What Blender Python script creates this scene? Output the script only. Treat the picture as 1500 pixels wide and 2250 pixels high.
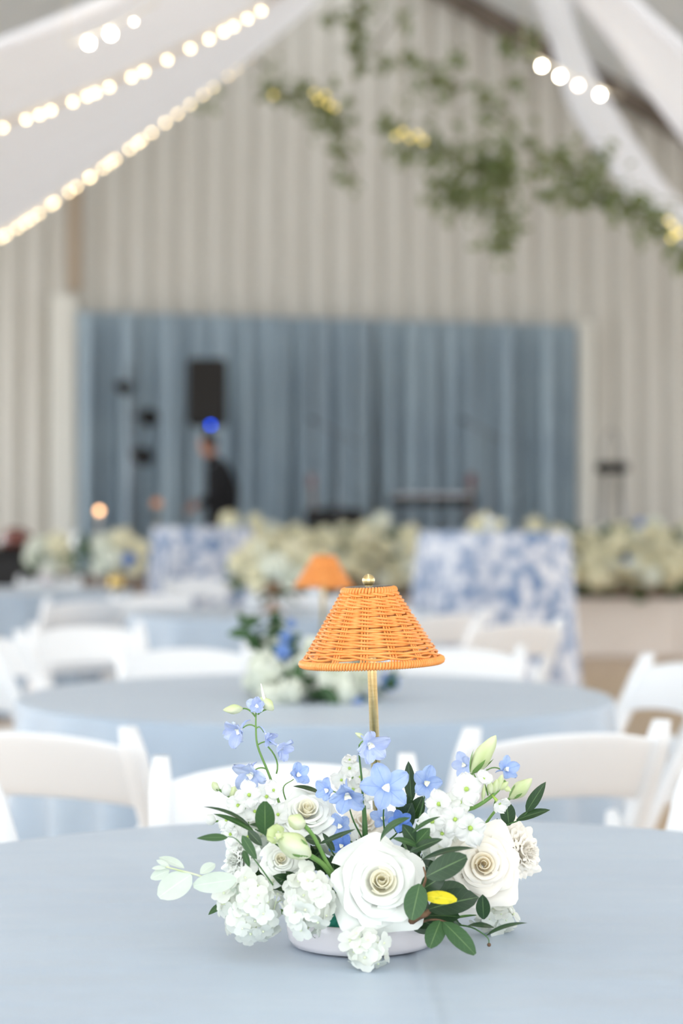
import bpy, math, random
import numpy as np
from mathutils import Vector, Matrix

for _o in list(bpy.data.objects):
    bpy.data.objects.remove(_o)
scene = bpy.context.scene
C = scene.collection
PI = math.pi

# ------------------------------------------------------------------ camera
FPX = 4400.0          # focal length in pixels of the 1500 x 2250 frame (about 70 mm)
CZ = 1.234            # eye height
HY = 1140.0           # row of the horizon
cam_d = bpy.data.cameras.new('camera')
cam = bpy.data.objects.new('camera', cam_d)
C.objects.link(cam)
cam.location = (0, 0, CZ)
cam.rotation_euler = (PI / 2, 0, 0)
cam_d.sensor_fit = 'AUTO'
cam_d.sensor_width = 36.0
cam_d.lens = FPX * 36.0 / 2250.0
cam_d.shift_y = (HY - 1125.0) / 2250.0
cam_d.dof.use_dof = True
cam_d.dof.focus_distance = 2.24
cam_d.dof.aperture_fstop = 3.3
cam_d.dof.aperture_blades = 0
cam_d.clip_end = 200
scene.camera = cam

# ------------------------------------------------------------------ light
world = bpy.data.worlds.new('daylight')
scene.world = world
world.use_nodes = True
wn = world.node_tree.nodes
bg = wn['Background']
bg.inputs[0].default_value = (0.90, 0.95, 1.0, 1)
bg.inputs[1].default_value = 1.5
vs = scene.view_settings
vs.view_transform = 'Standard'
vs.look = 'None'
vs.exposure = 1.46
vs.gamma = 1.0
vs.use_curve_mapping = False
try:
    scene.cycles.use_denoising = True
    scene.cycles.max_bounces = 8
    scene.cycles.diffuse_bounces = 5
    scene.cycles.glossy_bounces = 3
    scene.cycles.transmission_bounces = 5
    scene.cycles.transparent_max_bounces = 6
    scene.cycles.caustics_reflective = False
    scene.cycles.caustics_refractive = False
except Exception:
    pass

# ------------------------------------------------------------------ helpers
def at(px, py, Y):
    """a measured point of the photograph, at its distance Y from the eye, as a place in the hall"""
    return Vector(((px - 750.0) * Y / FPX, Y, CZ - (py - HY) * Y / FPX))

WM = {}
def new(name, me, parent=None, M=None):
    o = bpy.data.objects.new(name, me)
    C.objects.link(o)
    M = M if M is not None else Matrix()
    if parent is not None:
        o.parent = parent
        o.matrix_basis = WM[parent.name].inverted() @ M
    else:
        o.matrix_basis = M
    WM[o.name] = M
    return o

def tag(o, label, cat=None, group=None, kind=None):
    o['label'] = label
    if cat: o['category'] = cat
    if group: o['group'] = group
    if kind: o['kind'] = kind
    return o

def thing(name, label, cat, loc=(0, 0, 0), group=None, rot=None):
    M = Matrix.Translation(Vector(loc))
    if rot is not None: M = M @ rot
    o = new(name, None, None, M)
    o.empty_display_size = 0.05
    return tag(o, label, cat, group)

def struct(name, me, label, M=None):
    o = new(name, me, None, M)
    o['label'] = label
    o['kind'] = 'structure'
    return o

def dup(root, M, label=None, group=None):
    def rec(o, parent):
        c = o.copy()
        C.objects.link(c)
        c.parent = parent
        for ch in o.children:
            rec(ch, c)
        return c
    r = rec(root, None)
    r.matrix_basis = M
    WM[r.name] = M
    if label: r['label'] = label
    if group: r['group'] = group
    return r

class MB:
    """collects vertices and faces of ONE mesh"""
    def __init__(self): self.V = []; self.F = []; self.U = []; self.mi = []
    def add(self, V, F, U=None, M=None, mi=0):
        n = len(self.V)
        if M is not None: V = [M @ Vector(v) for v in V]
        self.V += [tuple(v) for v in V]
        self.F += [tuple(i + n for i in f) for f in F]
        self.U += list(U) if U else [(0.0, 0.0)] * len(V)
        self.mi += [mi] * len(F)
        return self
    def mesh(self, name, mats, smooth=True):
        me = bpy.data.meshes.new(name)
        me.from_pydata(self.V, [], self.F)
        if not isinstance(mats, (list, tuple)): mats = [mats]
        for m in mats: me.materials.append(m)
        if smooth: me.polygons.foreach_set('use_smooth', [True] * len(me.polygons))
        if any(self.mi): me.polygons.foreach_set('material_index', self.mi)
        uv = me.uv_layers.new(name='UVMap')
        li = np.empty(len(me.loops), dtype=np.int32)
        me.loops.foreach_get('vertex_index', li)
        uv.data.foreach_set('uv', np.array(self.U, dtype=np.float32)[li].ravel())
        me.update()
        return me

def grid(nu, nv, fn, closed=False):
    V = []; U = []; F = []
    for i in range(nu + 1):
        for j in range(nv + (0 if closed else 1)):
            u = i / nu; v = j / nv
            V.append(fn(u, v)); U.append((u, v))
    w = nv if closed else nv + 1
    for i in range(nu):
        for j in range(nv):
            a = i * w + j; b = i * w + (j + 1) % w
            F.append((a, b, b + w, a + w))
    return V, F, U

def lathe(prof, n=32, fn=None):
    """prof: (r, z) pairs; fn(r, z, a) may change the radius"""
    V = []; F = []; U = []
    for k, (r, z) in enumerate(prof):
        for j in range(n):
            a = 2 * PI * j / n
            rr = fn(r, z, a) if fn else r
            V.append((rr * math.cos(a), rr * math.sin(a), z)); U.append((k / (len(prof) - 1), j / n))
    for k in range(len(prof) - 1):
        for j in range(n):
            a = k * n + j; b = k * n + (j + 1) % n
            F.append((a, b, b + n, a + n))
    if prof[0][0] > 1e-5: F.append(tuple(range(n - 1, -1, -1)))
    if prof[-1][0] > 1e-5: F.append(tuple(range((len(prof) - 1) * n, len(prof) * n)))
    return V, F, U

def tube(pts, rad, n=6, closed=False, caps=True):
    pts = [Vector(p) for p in pts]
    m = len(pts)
    if not hasattr(rad, '__len__'): rad = [rad] * m
    V = []; F = []; U = []
    nrm = None
    for i in range(m):
        if closed: t = pts[(i + 1) % m] - pts[i - 1]
        else: t = pts[min(i + 1, m - 1)] - pts[max(i - 1, 0)]
        t.normalize()
        if nrm is None:
            h = Vector((0, 0, 1)) if abs(t.z) < 0.9 else Vector((1, 0, 0))
            nrm = (h - t * h.dot(t)).normalized()
        else:
            nrm = (nrm - t * nrm.dot(t)).normalized()
        b = t.cross(nrm)
        for j in range(n):
            a = 2 * PI * j / n
            V.append(pts[i] + (nrm * math.cos(a) + b * math.sin(a)) * rad[i]); U.append((i / max(1, m - 1), j / n))
    for i in range(m if closed else m - 1):
        for j in range(n):
            a = i * n + j; b2 = i * n + (j + 1) % n
            c = ((i + 1) % m) * n + j; d = ((i + 1) % m) * n + (j + 1) % n
            F.append((a, b2, d, c))
    if caps and not closed:
        F.append(tuple(range(n - 1, -1, -1))); F.append(tuple(range((m - 1) * n, m * n)))
    return V, F, U

def bez(p0, p1, p2, n=8):
    p0, p1, p2 = Vector(p0), Vector(p1), Vector(p2)
    return [(p0 * (1 - t) ** 2 + p1 * 2 * t * (1 - t) + p2 * t * t) for t in [i / n for i in range(n + 1)]]

def box(sx, sy, sz, c=(0, 0, 0), bev=0.0):
    """box with bevelled upright edges and a chamfered top and bottom"""
    x, y, z = sx / 2, sy / 2, sz / 2
    b = min(bev, x * .9, y * .9, z * .9)
    if b <= 0:
        V = [(i * x + c[0], j * y + c[1], k * z + c[2]) for k in (-1, 1) for j in (-1, 1) for i in (-1, 1)]
        return V, [(0, 2, 3, 1), (4, 5, 7, 6), (0, 1, 5, 4), (1, 3, 7, 5), (3, 2, 6, 7), (2, 0, 4, 6)], None
    def ring(ix, iy, zz):
        r = []
        for (sx_, sy_, first) in ((1, 1, 0), (-1, 1, 1), (-1, -1, 0), (1, -1, 1)):
            a = (sx_ * ix, sy_ * (iy - b)); d = (sx_ * (ix - b), sy_ * iy)
            r += [a, d] if first == 0 else [d, a]
        return [(p[0] + c[0], p[1] + c[1], zz + c[2]) for p in r]
    V = ring(x - b, y - b, -z) + ring(x, y, -z + b) + ring(x, y, z - b) + ring(x - b, y - b, z)
    F = [tuple(range(7, -1, -1)), tuple(range(24, 32))]
    for k in range(3):
        for j in range(8):
            a = k * 8 + j; q = k * 8 + (j + 1) % 8
            F.append((a, q, q + 8, a + 8))
    return V, F, None

def ball(r, n=10, m=7, c=(0, 0, 0)):
    prof = [(max(1e-6, r * math.sin(PI * k / m)), -r * math.cos(PI * k / m)) for k in range(m + 1)]
    V, F, U = lathe(prof, n)
    return [(v[0] + c[0], v[1] + c[1], v[2] + c[2]) for v in V], F, U

def frame(base, ydir, zhint):
    y = Vector(ydir).normalized(); z = Vector(zhint)
    z = z - y * z.dot(y)
    if z.length < 1e-4: z = y.orthogonal()
    z.normalize(); x = y.cross(z)
    M = Matrix((x, y, z)).transposed().to_4x4()
    M.translation = Vector(base)
    return M

def zframe(c, zdir, spin=0.0):
    z = Vector(zdir).normalized()
    M = z.to_track_quat('Z', 'Y').to_matrix().to_4x4() @ Matrix.Rotation(spin, 4, 'Z')
    M.translation = Vector(c)
    return M

# ------------------------------------------------------------------ materials
def lin(c):
    out = []
    for x in c:
        x = x / 255.0
        out.append(x / 12.92 if x <= 0.04045 else ((x + 0.055) / 1.055) ** 2.4)
    return (out[0], out[1], out[2], 1.0)

def mat(name, rgb, rgb2=None, scale=8.0, rough=0.6, metal=0.0, spec=0.4, trans=0.0, tcol=None, rand=0.0,
        bump=0.0, bscale=300.0, sheen=0.0, coat=0.0, coords='Object', stretch=None, detail=3.0, emit=None, lo=0.35, hi=0.65):
    m = bpy.data.materials.new(name)
    m.use_nodes = True
    nt = m.node_tree; N = nt.nodes; L = nt.links
    p = N['Principled BSDF']; out = N['Material Output']
    p.inputs['Roughness'].default_value = rough
    p.inputs['Metallic'].default_value = metal
    p.inputs['Specular IOR Level'].default_value = spec
    p.inputs['Sheen Weight'].default_value = sheen
    p.inputs['Coat Weight'].default_value = coat
    tc = N.new('ShaderNodeTexCoord')
    src = tc.outputs[coords]
    if stretch:
        mp = N.new('ShaderNodeMapping'); mp.inputs['Scale'].default_value = stretch
        L.new(src, mp.inputs['Vector']); src = mp.outputs['Vector']
    col = None
    if rgb2 is not None:
        nz = N.new('ShaderNodeTexNoise'); nz.inputs['Scale'].default_value = scale; nz.inputs['Detail'].default_value = detail
        L.new(src, nz.inputs['Vector'])
        rp = N.new('ShaderNodeValToRGB')
        rp.color_ramp.elements[0].position = lo; rp.color_ramp.elements[0].color = lin(rgb)
        rp.color_ramp.elements[1].position = hi; rp.color_ramp.elements[1].color = lin(rgb2)
        L.new(nz.outputs['Fac'], rp.inputs['Fac'])
        col = rp.outputs['Color']
    if rand > 0:
        oi = N.new('ShaderNodeObjectInfo')
        mr = N.new('ShaderNodeMapRange')
        mr.inputs['To Min'].default_value = 1 - rand; mr.inputs['To Max'].default_value = 1 + rand * 0.6
        L.new(oi.outputs['Random'], mr.inputs['Value'])
        hs = N.new('ShaderNodeHueSaturation')
        L.new(mr.outputs['Result'], hs.inputs['Value'])
        if col is None: hs.inputs['Color'].default_value = lin(rgb)
        else: L.new(col, hs.inputs['Color'])
        col = hs.outputs['Color']
    if col is None: p.inputs['Base Color'].default_value = lin(rgb)
    else: L.new(col, p.inputs['Base Color'])
    if bump > 0:
        bn = N.new('ShaderNodeTexNoise'); bn.inputs['Scale'].default_value = bscale; bn.inputs['Detail'].default_value = 2
        L.new(src, bn.inputs['Vector'])
        bp = N.new('ShaderNodeBump'); bp.inputs['Strength'].default_value = bump; bp.inputs['Distance'].default_value = 0.002
        L.new(bn.outputs['Fac'], bp.inputs['Height']); L.new(bp.outputs['Normal'], p.inputs['Normal'])
    if emit:
        p.inputs['Emission Color'].default_value = lin(emit[0]); p.inputs['Emission Strength'].default_value = emit[1]
    if trans > 0:
        tr = N.new('ShaderNodeBsdfTranslucent')
        if tcol: tr.inputs['Color'].default_value = lin(tcol)
        elif col is not None: L.new(col, tr.inputs['Color'])
        else: tr.inputs['Color'].default_value = lin(rgb)
        mx = N.new('ShaderNodeMixShader'); mx.inputs['Fac'].default_value = trans
        L.new(p.outputs['BSDF'], mx.inputs[1]); L.new(tr.outputs['BSDF'], mx.inputs[2])
        L.new(mx.outputs['Shader'], out.inputs['Surface'])
    return m

def vein(m, rgb, width=0.06, side=True, strength=0.7):
    """a pale midrib and side veins along a leaf or petal, from its own UV"""
    nt = m.node_tree; N = nt.nodes; L = nt.links
    p = N['Principled BSDF']
    uv = N.new('ShaderNodeUVMap'); uv.uv_map = 'UVMap'
    sp = N.new('ShaderNodeSeparateXYZ'); L.new(uv.outputs['UV'], sp.inputs['Vector'])
    def math_(op, a, b):
        n = N.new('ShaderNodeMath'); n.operation = op
        for k, x in enumerate((a, b)):
            if isinstance(x, (int, float)): n.inputs[k].default_value = x
            elif x is not None: L.new(x, n.inputs[k])
        return n.outputs[0]
    av = math_('ABSOLUTE', math_('SUBTRACT', sp.outputs['Y'], 0.5), None)
    mid = math_('LESS_THAN', av, width * 0.5)
    fac = mid
    if side:
        s = math_('SINE', math_('MULTIPLY', math_('SUBTRACT', sp.outputs['X'], math_('MULTIPLY', av, 0.5)), 42.0), None)
        fac = math_('MAXIMUM', mid, math_('MULTIPLY', math_('GREATER_THAN', s, 0.95), 0.16))
    fac = math_('MULTIPLY', fac, strength)
    mx = N.new('ShaderNodeMixRGB'); mx.inputs['Color2'].default_value = lin(rgb)
    L.new(fac, mx.inputs['Fac'])
    old = p.inputs['Base Color'].links
    if old: L.new(old[0].from_socket, mx.inputs['Color1'])
    else: mx.inputs['Color1'].default_value = p.inputs['Base Color'].default_value
    L.new(mx.outputs['Color'], p.inputs['Base Color'])
    return m

M = {}
M['floor'] = mat('wood_floor', (200, 176, 148), (184, 158, 128), 3.0, rough=0.35, stretch=(9, 0.6, 1))
M['board'] = mat('cream_siding', (211, 208, 199), (205, 201, 191), 2.0, rough=0.55, stretch=(4, 4, .4))
M['warm_wall'] = mat('warm_wood_wall', (220, 202, 184), (208, 190, 172), 2.0, rough=0.6)
M['gap'] = mat('siding_backing', (178, 174, 164), rough=0.8)
M['casing'] = mat('casing_paint', (226, 224, 214), rough=0.5)
M['roof'] = mat('roof_boards', (232, 236, 237), (226, 231, 233), 2.0, rough=0.6)
M['dark_beam'] = mat('dark_beam', (120, 108, 96), (104, 94, 84), 4, rough=0.7)
M['blue_drape'] = mat('blue_stage_drape', (158, 175, 185), (148, 165, 177), 1.5, rough=0.8, sheen=0.2, rand=0.04)
M['sheer'] = mat('sheer_white_fabric', (247, 248, 251), rough=0.85, trans=0.5)
M['cloth'] = mat('pale_blue_satin', (166, 184, 202), (160, 178, 197), 3.0, rough=0.38, spec=0.5, sheen=0.22, bump=0.25, bscale=1400)
M['cloth'].node_tree.nodes['Principled BSDF'].inputs['Sheen Tint'].default_value = (1.0, .96, .92, 1)  # warm reflection of the hall put into the sheen tint
M['chair'] = mat('white_resin', (234, 237, 240), rough=0.35, spec=0.45)
M['pad'] = mat('white_vinyl_pad', (236, 236, 236), rough=0.45)
M['wood_leg'] = mat('plywood', (190, 160, 122), (170, 138, 100), 6, rough=0.5)
M['rattan'] = mat('orange_rattan', (241, 166, 91), (232, 149, 72), 60, rough=0.38, spec=0.45, rand=0.06)
M['brass'] = mat('brushed_brass', (226, 204, 152), (212, 190, 138), 40, rough=0.25, metal=1.0, stretch=(1, 1, 8))
M['steel'] = mat('dark_plate', (120, 118, 112), rough=0.3, metal=0.8)
M['bowl'] = mat('white_glazed_bowl', (226, 220, 222), rough=0.12, spec=0.6, coat=0.4)
M['foam'] = mat('green_foam', (58, 150, 130), (40, 128, 108), 120, rough=0.9, bump=0.8, bscale=400)
M['rose'] = mat('white_rose_petal', (240, 242, 236), rough=0.55, trans=0.18, bump=0.06, bscale=160)
M['rose_in'] = mat('cream_rose_petal', (248, 244, 226), rough=0.55, trans=0.5)
M['cream'] = mat('ivory_petal', (248, 243, 233), rough=0.55, trans=0.24, bump=0.06, bscale=160)
M['cream_in'] = mat('ivory_inner_petal', (250, 241, 220), rough=0.55, trans=0.4)
M['hyd'] = mat('white_hydrangea_petal', (243, 245, 238), rough=0.6, trans=0.38, rand=0.04)
M['hydc'] = mat('hydrangea_centre', (226, 234, 200), rough=0.6)
M['stock'] = mat('white_stock_petal', (244, 245, 242), rough=0.6, trans=0.38, rand=0.03)
M['stockc'] = mat('green_flower_centre', (170, 200, 96), rough=0.6)
M['delph'] = mat('pale_blue_petal', (160, 188, 236), (184, 204, 242), 60, rough=0.55, trans=0.3, rand=0.12)
vein(M['delph'], (120, 150, 226), 0.05, True, 0.5)
M['delph_pale'] = mat('paler_blue_petal', (214, 226, 248), (188, 203, 242), 50, rough=0.55, trans=0.35, rand=0.1)
vein(M['delph_pale'], (150, 170, 232), 0.05, True, 0.4)
M['delph_dark'] = mat('deeper_blue_petal', (96, 138, 216), (120, 156, 228), 60, rough=0.55, trans=0.25, rand=0.1)
M['bee'] = mat('white_flower_centre', (244, 244, 232), rough=0.7)
M['bud'] = mat('green_white_bud', (206, 220, 160), (236, 240, 214), 40, rough=0.5, trans=0.2, stretch=(1, 1, .25))
M['stem'] = mat('green_stem', (120, 158, 84), (98, 140, 70), 30, rough=0.5)
M['dstem'] = mat('dark_green_stem', (70, 110, 58), rough=0.5)
M['twig'] = mat('brown_twig', (132, 100, 74), (96, 74, 56), 80, rough=0.8)
M['leaf'] = mat('dark_green_leaf', (40, 64, 44), (29, 50, 35), 30, rough=0.38, spec=0.5, trans=0.12, tcol=(90, 140, 50), rand=0.2)
vein(M['leaf'], (120, 150, 100), 0.05, True, 0.55)
M['leaf2'] = mat('mid_green_leaf', (52, 86, 52), (42, 74, 45), 30, rough=0.45, spec=0.45, trans=0.15, tcol=(110, 160, 60), rand=0.15)
vein(M['leaf2'], (140, 170, 110), 0.05, True, 0.4)
M['leaf_pale'] = mat('pale_sage_leaf', (208, 218, 206), (194, 207, 192), 30, rough=0.5, trans=0.2, rand=0.05)
vein(M['leaf_pale'], (240, 244, 234), 0.05, True, 0.4)
M['leaf_yellow'] = mat('yellow_leaf', (222, 206, 40), (150, 160, 40), 90, rough=0.45, trans=0.15, lo=.5, hi=.75)
vein(M['leaf_yellow'], (240, 226, 90), 0.06, False, 0.5)
M['black'] = mat('black_plastic', (22, 21, 21), rough=0.6)
M['grille'] = mat('speaker_grille', (30, 27, 24), rough=0.7, bump=.5, bscale=200)
M['metal'] = mat('grey_metal', (120, 122, 126), rough=0.35, metal=0.9)
M['skirt'] = mat('stage_skirt', (240, 232, 225), (236, 227, 219), 2, rough=0.6)
M['stage'] = mat('stage_deck', (126, 108, 94), rough=0.6)
M['toile'] = mat('blue_toile_print', (112, 138, 176), (226, 229, 236), 12.0, rough=0.8, detail=6.0, lo=0.40, hi=0.60)
M['bulb'] = mat('warm_bulb', (255, 240, 210), emit=((255, 226, 176), 5.0))
M['bulb_white'] = mat('white_globe_bulb', (255, 250, 240), emit=((255, 240, 214), 18.0))
M['bulb_dim'] = mat('dim_globe_bulb', (255, 244, 236), emit=((255, 228, 206), 5.5))
M['fairy'] = mat('fairy_bulb', (255, 236, 150), emit=((255, 226, 120), .8))
M['led'] = mat('blue_led', (20, 60, 230), emit=((0, 62, 196), 6.0))
M['flame'] = mat('candle_flame', (255, 200, 150), emit=((255, 190, 130), 3.0))
M['wax'] = mat('candle_wax', (244, 238, 226), rough=0.6)
M['glass'] = mat('votive_glass', (230, 236, 240), rough=0.05, spec=0.6, coat=0.6)
M['wire'] = mat('light_wire', (226, 220, 206), rough=0.6)
M['bgflower'] = mat('ivory_blossom', (242, 238, 212), (230, 226, 192), 14, rough=0.7, trans=0.2, rand=0.1)
M['bgwhite'] = mat('white_blossom', (240, 242, 230), (226, 232, 216), 14, rough=0.7, trans=0.2, rand=0.06)
M['bgblue'] = mat('blue_blossom', (130, 160, 214), (110, 146, 206), 14, rough=0.7, trans=0.2, rand=0.1)
M['vine_leaf'] = mat('hanging_leaf', (122, 134, 94), (98, 114, 74), 8, rough=0.5, trans=0.3, tcol=(160, 170, 96))
M['vine_stem'] = mat('vine_stem', (110, 100, 76), rough=0.8)
M['bg_leaf'] = mat('distant_leaf', (74, 106, 62), (56, 88, 52), 8, rough=0.5, trans=0.15)
M['skin'] = mat('skin', (178, 128, 104), rough=0.55)
M['hair'] = mat('dark_hair', (44, 34, 30), rough=0.6)
M['suit'] = mat('black_cloth', (16, 16, 20), rough=0.85)
M['guitar'] = mat('red_brown_lacquer', (110, 52, 38), rough=0.25, coat=.5)
M['terracotta'] = mat('brown_compote', (168, 128, 96), rough=0.5)
M['gold'] = mat('gold_vase', (214, 184, 120), rough=0.3, metal=0.9)

# crease and soft folds of the near cloth, as fine relief of the fabric
def creased(src):
    m = src.copy(); m.name = 'pale_blue_satin_creased'
    nt = m.node_tree; N = nt.nodes; L = nt.links
    p = N['Principled BSDF']
    old = p.inputs['Normal'].links[0].from_node
    tc = N.new('ShaderNodeTexCoord')
    sp = N.new('ShaderNodeSeparateXYZ'); L.new(tc.outputs['Object'], sp.inputs['Vector'])
    def mth(op, a, b=None, c=None):
        n = N.new('ShaderNodeMath'); n.operation = op
        for k, x in enumerate((a, b, c)):
            if isinstance(x, (int, float)): n.inputs[k].default_value = x
            elif x is not None: L.new(x, n.inputs[k])
        return n.outputs[0]
    # a pressed fold running from the bowl towards the table edge
    d = mth('ADD', mth('ADD', sp.outputs['X'], mth('MULTIPLY', sp.outputs['Y'], 0.026)), -0.0062)
    rdg = mth('POWER', 2.718, mth('MULTIPLY', mth('MULTIPLY', d, d), -9000.0))
    near = mth('LESS_THAN', sp.outputs['Y'], -0.20)
    rdg = mth('MULTIPLY', rdg, near)
    mp = N.new('ShaderNodeMapping'); mp.inputs['Scale'].default_value = (2.0, 7.0, 1.0); mp.inputs['Rotation'].default_value = (0, 0, 0.5)
    L.new(tc.outputs['Object'], mp.inputs['Vector'])
    nz = N.new('ShaderNodeTexNoise'); nz.inputs['Scale'].default_value = 1.4; nz.inputs['Detail'].default_value = 1.5
    L.new(mp.outputs['Vector'], nz.inputs['Vector'])
    h = mth('ADD', mth('MULTIPLY', rdg, 0.35), mth('MULTIPLY', nz.outputs['Fac'], 0.9))
    bp = N.new('ShaderNodeBump'); bp.inputs['Strength'].default_value = 0.9; bp.inputs['Distance'].default_value = 0.012
    L.new(h, bp.inputs['Height'])
    L.new(old.outputs['Normal'], bp.inputs['Normal'])
    L.new(bp.outputs['Normal'], p.inputs['Normal'])
    return m
M['cloth_near'] = creased(M['cloth'])

# ------------------------------------------------------------------ the hall
WY = 22.6                                # back wall
HX = -0.17                               # middle of the hall
HW = 7.2                                 # half width
RZ = 8.05; SL = 0.585                    # ridge height, roof slope
EZ = RZ - SL * HW
RIDGE_SLOT = 0.45
def roof_z(x): return RZ - SL * abs(x - HX)

me = MB().add([(-9, -5, 0), (9, -5, 0), (9, 24, 0), (-9, 24, 0)], [(0, 1, 2, 3)]).mesh('floor', M['floor'], False)
struct('floor', me, 'warm tan wooden floor of the hall')

wb = MB().add([(HX - HW, WY + .06, 0), (HX + HW, WY + .06, 0), (HX + HW, WY + .06, EZ), (HX, WY + .06, RZ), (HX - HW, WY + .06, EZ)], [(4, 3, 2, 1, 0)])
wall_back = struct('wall_back', wb.mesh('wall_back', M['gap'], False), 'cream gable end wall clad in upright ribbed boards')
bw = 0.29
nb = int(2 * HW / bw)
for k in range(nb):
    x0 = HX - HW + k * bw; x1 = x0 + bw
    ns = 8
    V = []; F = []
    for j in range(ns + 1):
        f = j / ns
        x = x0 + .012 + (bw - .024) * f
        d = 0.030 * (math.sin(PI * f) ** 0.8) + (0.016 if j in (0, ns) else 0.018)
        y = WY + .058 - (d if 0 < j < ns else 0)
        V.append((x, y, 0.0)); V.append((x, y, roof_z(x)))
    for j in range(ns):
        F.append((2 * j, 2 * j + 2, 2 * j + 3, 2 * j + 1))
    new('board', MB().add(V, F).mesh('board', M['board']), wall_back)

for sgn, nm in ((-1, 'wall_left'), (1, 'wall_right')):
    X = HX + sgn * HW
    b = MB()
    b.add(*box(.12, 28, EZ - 3.5, (X + sgn * .06, 9, (EZ + 3.5) / 2)))          # wall above the openings
    b.add(*box(.12, 28, .1, (X + sgn * .06, 9, .05)))
    for y, w in (((-4, .7), (2, .7), (8, .7), (14, .7), (20, .7)) if sgn < 0 else ((-4, 2.4), (2, 2.4), (8, 2.4), (14, 2.4), (20, 2.4))):
        b.add(*box(.12, w, 3.5, (X + sgn * .06, y, 1.75)))
    struct(nm, b.mesh(nm, M['board' if sgn < 0 else 'warm_wall'], False), 'side wall of the hall with wide openings to daylight')
for sgn, nm in ((-1, 'ceiling_left'), (1, 'ceiling_right')):
    xe = HX + sgn * HW
    xr = HX + sgn * RIDGE_SLOT; zr_ = RZ - SL * RIDGE_SLOT                      # unseen open slot along the ridge, added to let in top light
    V = [(xr, -5, zr_), (xr, WY + .3, zr_), (xe, WY + .3, EZ), (xe, -5, EZ)]
    V += [(v[0], v[1], v[2] + .15) for v in V]
    F = [(0, 1, 2, 3), (7, 6, 5, 4), (0, 4, 5, 1), (1, 5, 6, 2), (2, 6, 7, 3), (3, 7, 4, 0)]
    struct(nm, MB().add(V, F).mesh(nm, M['roof'], False), 'pale blue-grey boarded slope of the gabled ceiling')
b = MB()  # unseen end wall, added to limit the light from behind the camera
b.add(*box(2.2, .12, 5.0, (HX - 6.1, -4.9, 2.5))).add(*box(2.2, .12, 5.0, (HX + 6.1, -4.9, 2.5))).add(*box(10, .12, 1.6, (HX, -4.9, 5.8)))
struct('wall_front', b.mesh('wall_front', M['board'], False), 'end wall of the hall with an unseen opening sized for the light')
# dark gable trims under the roof slope and light casings beside the stage curtain
for k, sgn in enumerate((-1, 1)):
    L_ = HW / math.cos(math.atan(SL))
    b = MB().add(*box(L_, .16, .2))
    Mx = Matrix.Translation((HX + sgn * HW / 2, WY - .12, RZ - SL * HW / 2 - .12)) @ Matrix.Rotation(sgn * math.atan(SL), 4, 'Y')
    struct('trim_%d' % (k + 1), b.mesh('gable_trim', M['dark_beam'], False), 'dark sloping trim where end wall meets ceiling', Mx)
def trim(n, pxa, pxb, py0, z0, Y, m, label):
    a = at(pxa, py0, Y); c = at(pxb, py0, Y)
    b = MB().add(*box(c.x - a.x, .14, a.z - z0, ((a.x + c.x) / 2, Y, (a.z + z0) / 2), .02))
    struct('trim_%d' % n, b.mesh('casing', m, False), label)
trim(3, 112, 168, 648, 0, WY - .16, M['casing'], 'pale painted post at the blue curtain edge, below the brown strip')
trim(4, 1266, 1302, 705, 0, WY - .16, M['casing'], 'pale painted post at the blue curtain edge, beside the black stool')
a = at(150, 380, WY - .1)
b = MB().add(*box(.14, .06, 1.6, (a.x + .07, WY - .1, at(0, 640, WY - .1).z + .8), .01))
struct('trim_5', b.mesh('strip', mat('brown_strip', (176, 158, 136), rough=.6), False), 'brown upright strip on the end wall above the pale post')

b = MB().add(*box(.16, WY + 4.6, .26, (HX, (WY - 4.6) / 2, 7.78), .02))
struct('trim_6', b.mesh('ridge_beam', M['roof'], False), 'pale ridge beam running the length of the hall')

# ------------------------------------------------------------------ stage
SF = 17.8; SZ = 0.63
b = MB().add(*box(11, WY - .35 - SF, .1, (0, (WY - .35 + SF) / 2, SZ - .05)))
st = thing('stage', 'low platform stage with pale front panels below the flower bank', 'stage', (0, SF, 0))
new('stage_deck', b.mesh('stage_deck', M['stage'], False), st)
for k in range(9):
    x0 = -5.4 + k * 1.2
    b = MB().add(*box(1.19, .04, SZ - .11, (x0 + .6, SF + .03, (SZ - .1) / 2), .006))
    new('front_panel', b.mesh('front_panel', M['skirt'], False), st)

# blue curtain in five panels, each with its own run of pleats
rng = random.Random(7)
cl = at(168, 685, WY - .3); cr = at(1268, 716, WY - .3)
NP = 5
for k in range(NP):
    xa = cl.x + (cr.x - cl.x) * k / NP; xb = cl.x + (cr.x - cl.x) * (k + 1) / NP
    ph = [rng.uniform(0, 6.28) for _ in range(5)]
    npl = rng.choice((4, 5, 5))
    def fn(u, v, xa=xa, xb=xb, k=k, ph=ph, npl=npl):
        s = (k + v) / NP
        zt = cl.z + (cr.z - cl.z) * s
        z = zt * (1 - u) + (SZ + .01) * u
        amp = 0.045 + 0.085 * u ** .5
        w = v * npl * 2 * PI
        d = amp * (math.sin(w + .9 * math.sin(w * .5 + ph[0]) + ph[1]) + .45 * math.sin(w * .47 + ph[2]) + .25 * math.sin(w * 2.3 + ph[3] + 2 * u))
        x = xa + (xb - xa) * v + .03 * math.sin(w + ph[1] + 1.2) * u ** .5
        return (x, WY - .34 + d - .04 * k % 2 * .02, z)
    o = new('stage_curtain', MB().add(*grid(14, 90, fn)).mesh('stage_curtain', M['blue_drape']))
    tag(o, 'dusty blue pleated curtain panel hanging ' + ('behind the three stage lights', 'behind the loudspeaker and person', 'behind the dark amplifier', 'behind the stage keyboard', 'next to the pale post by the stool')[k], 'curtain', 'blue curtain panels behind the stage')

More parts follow.
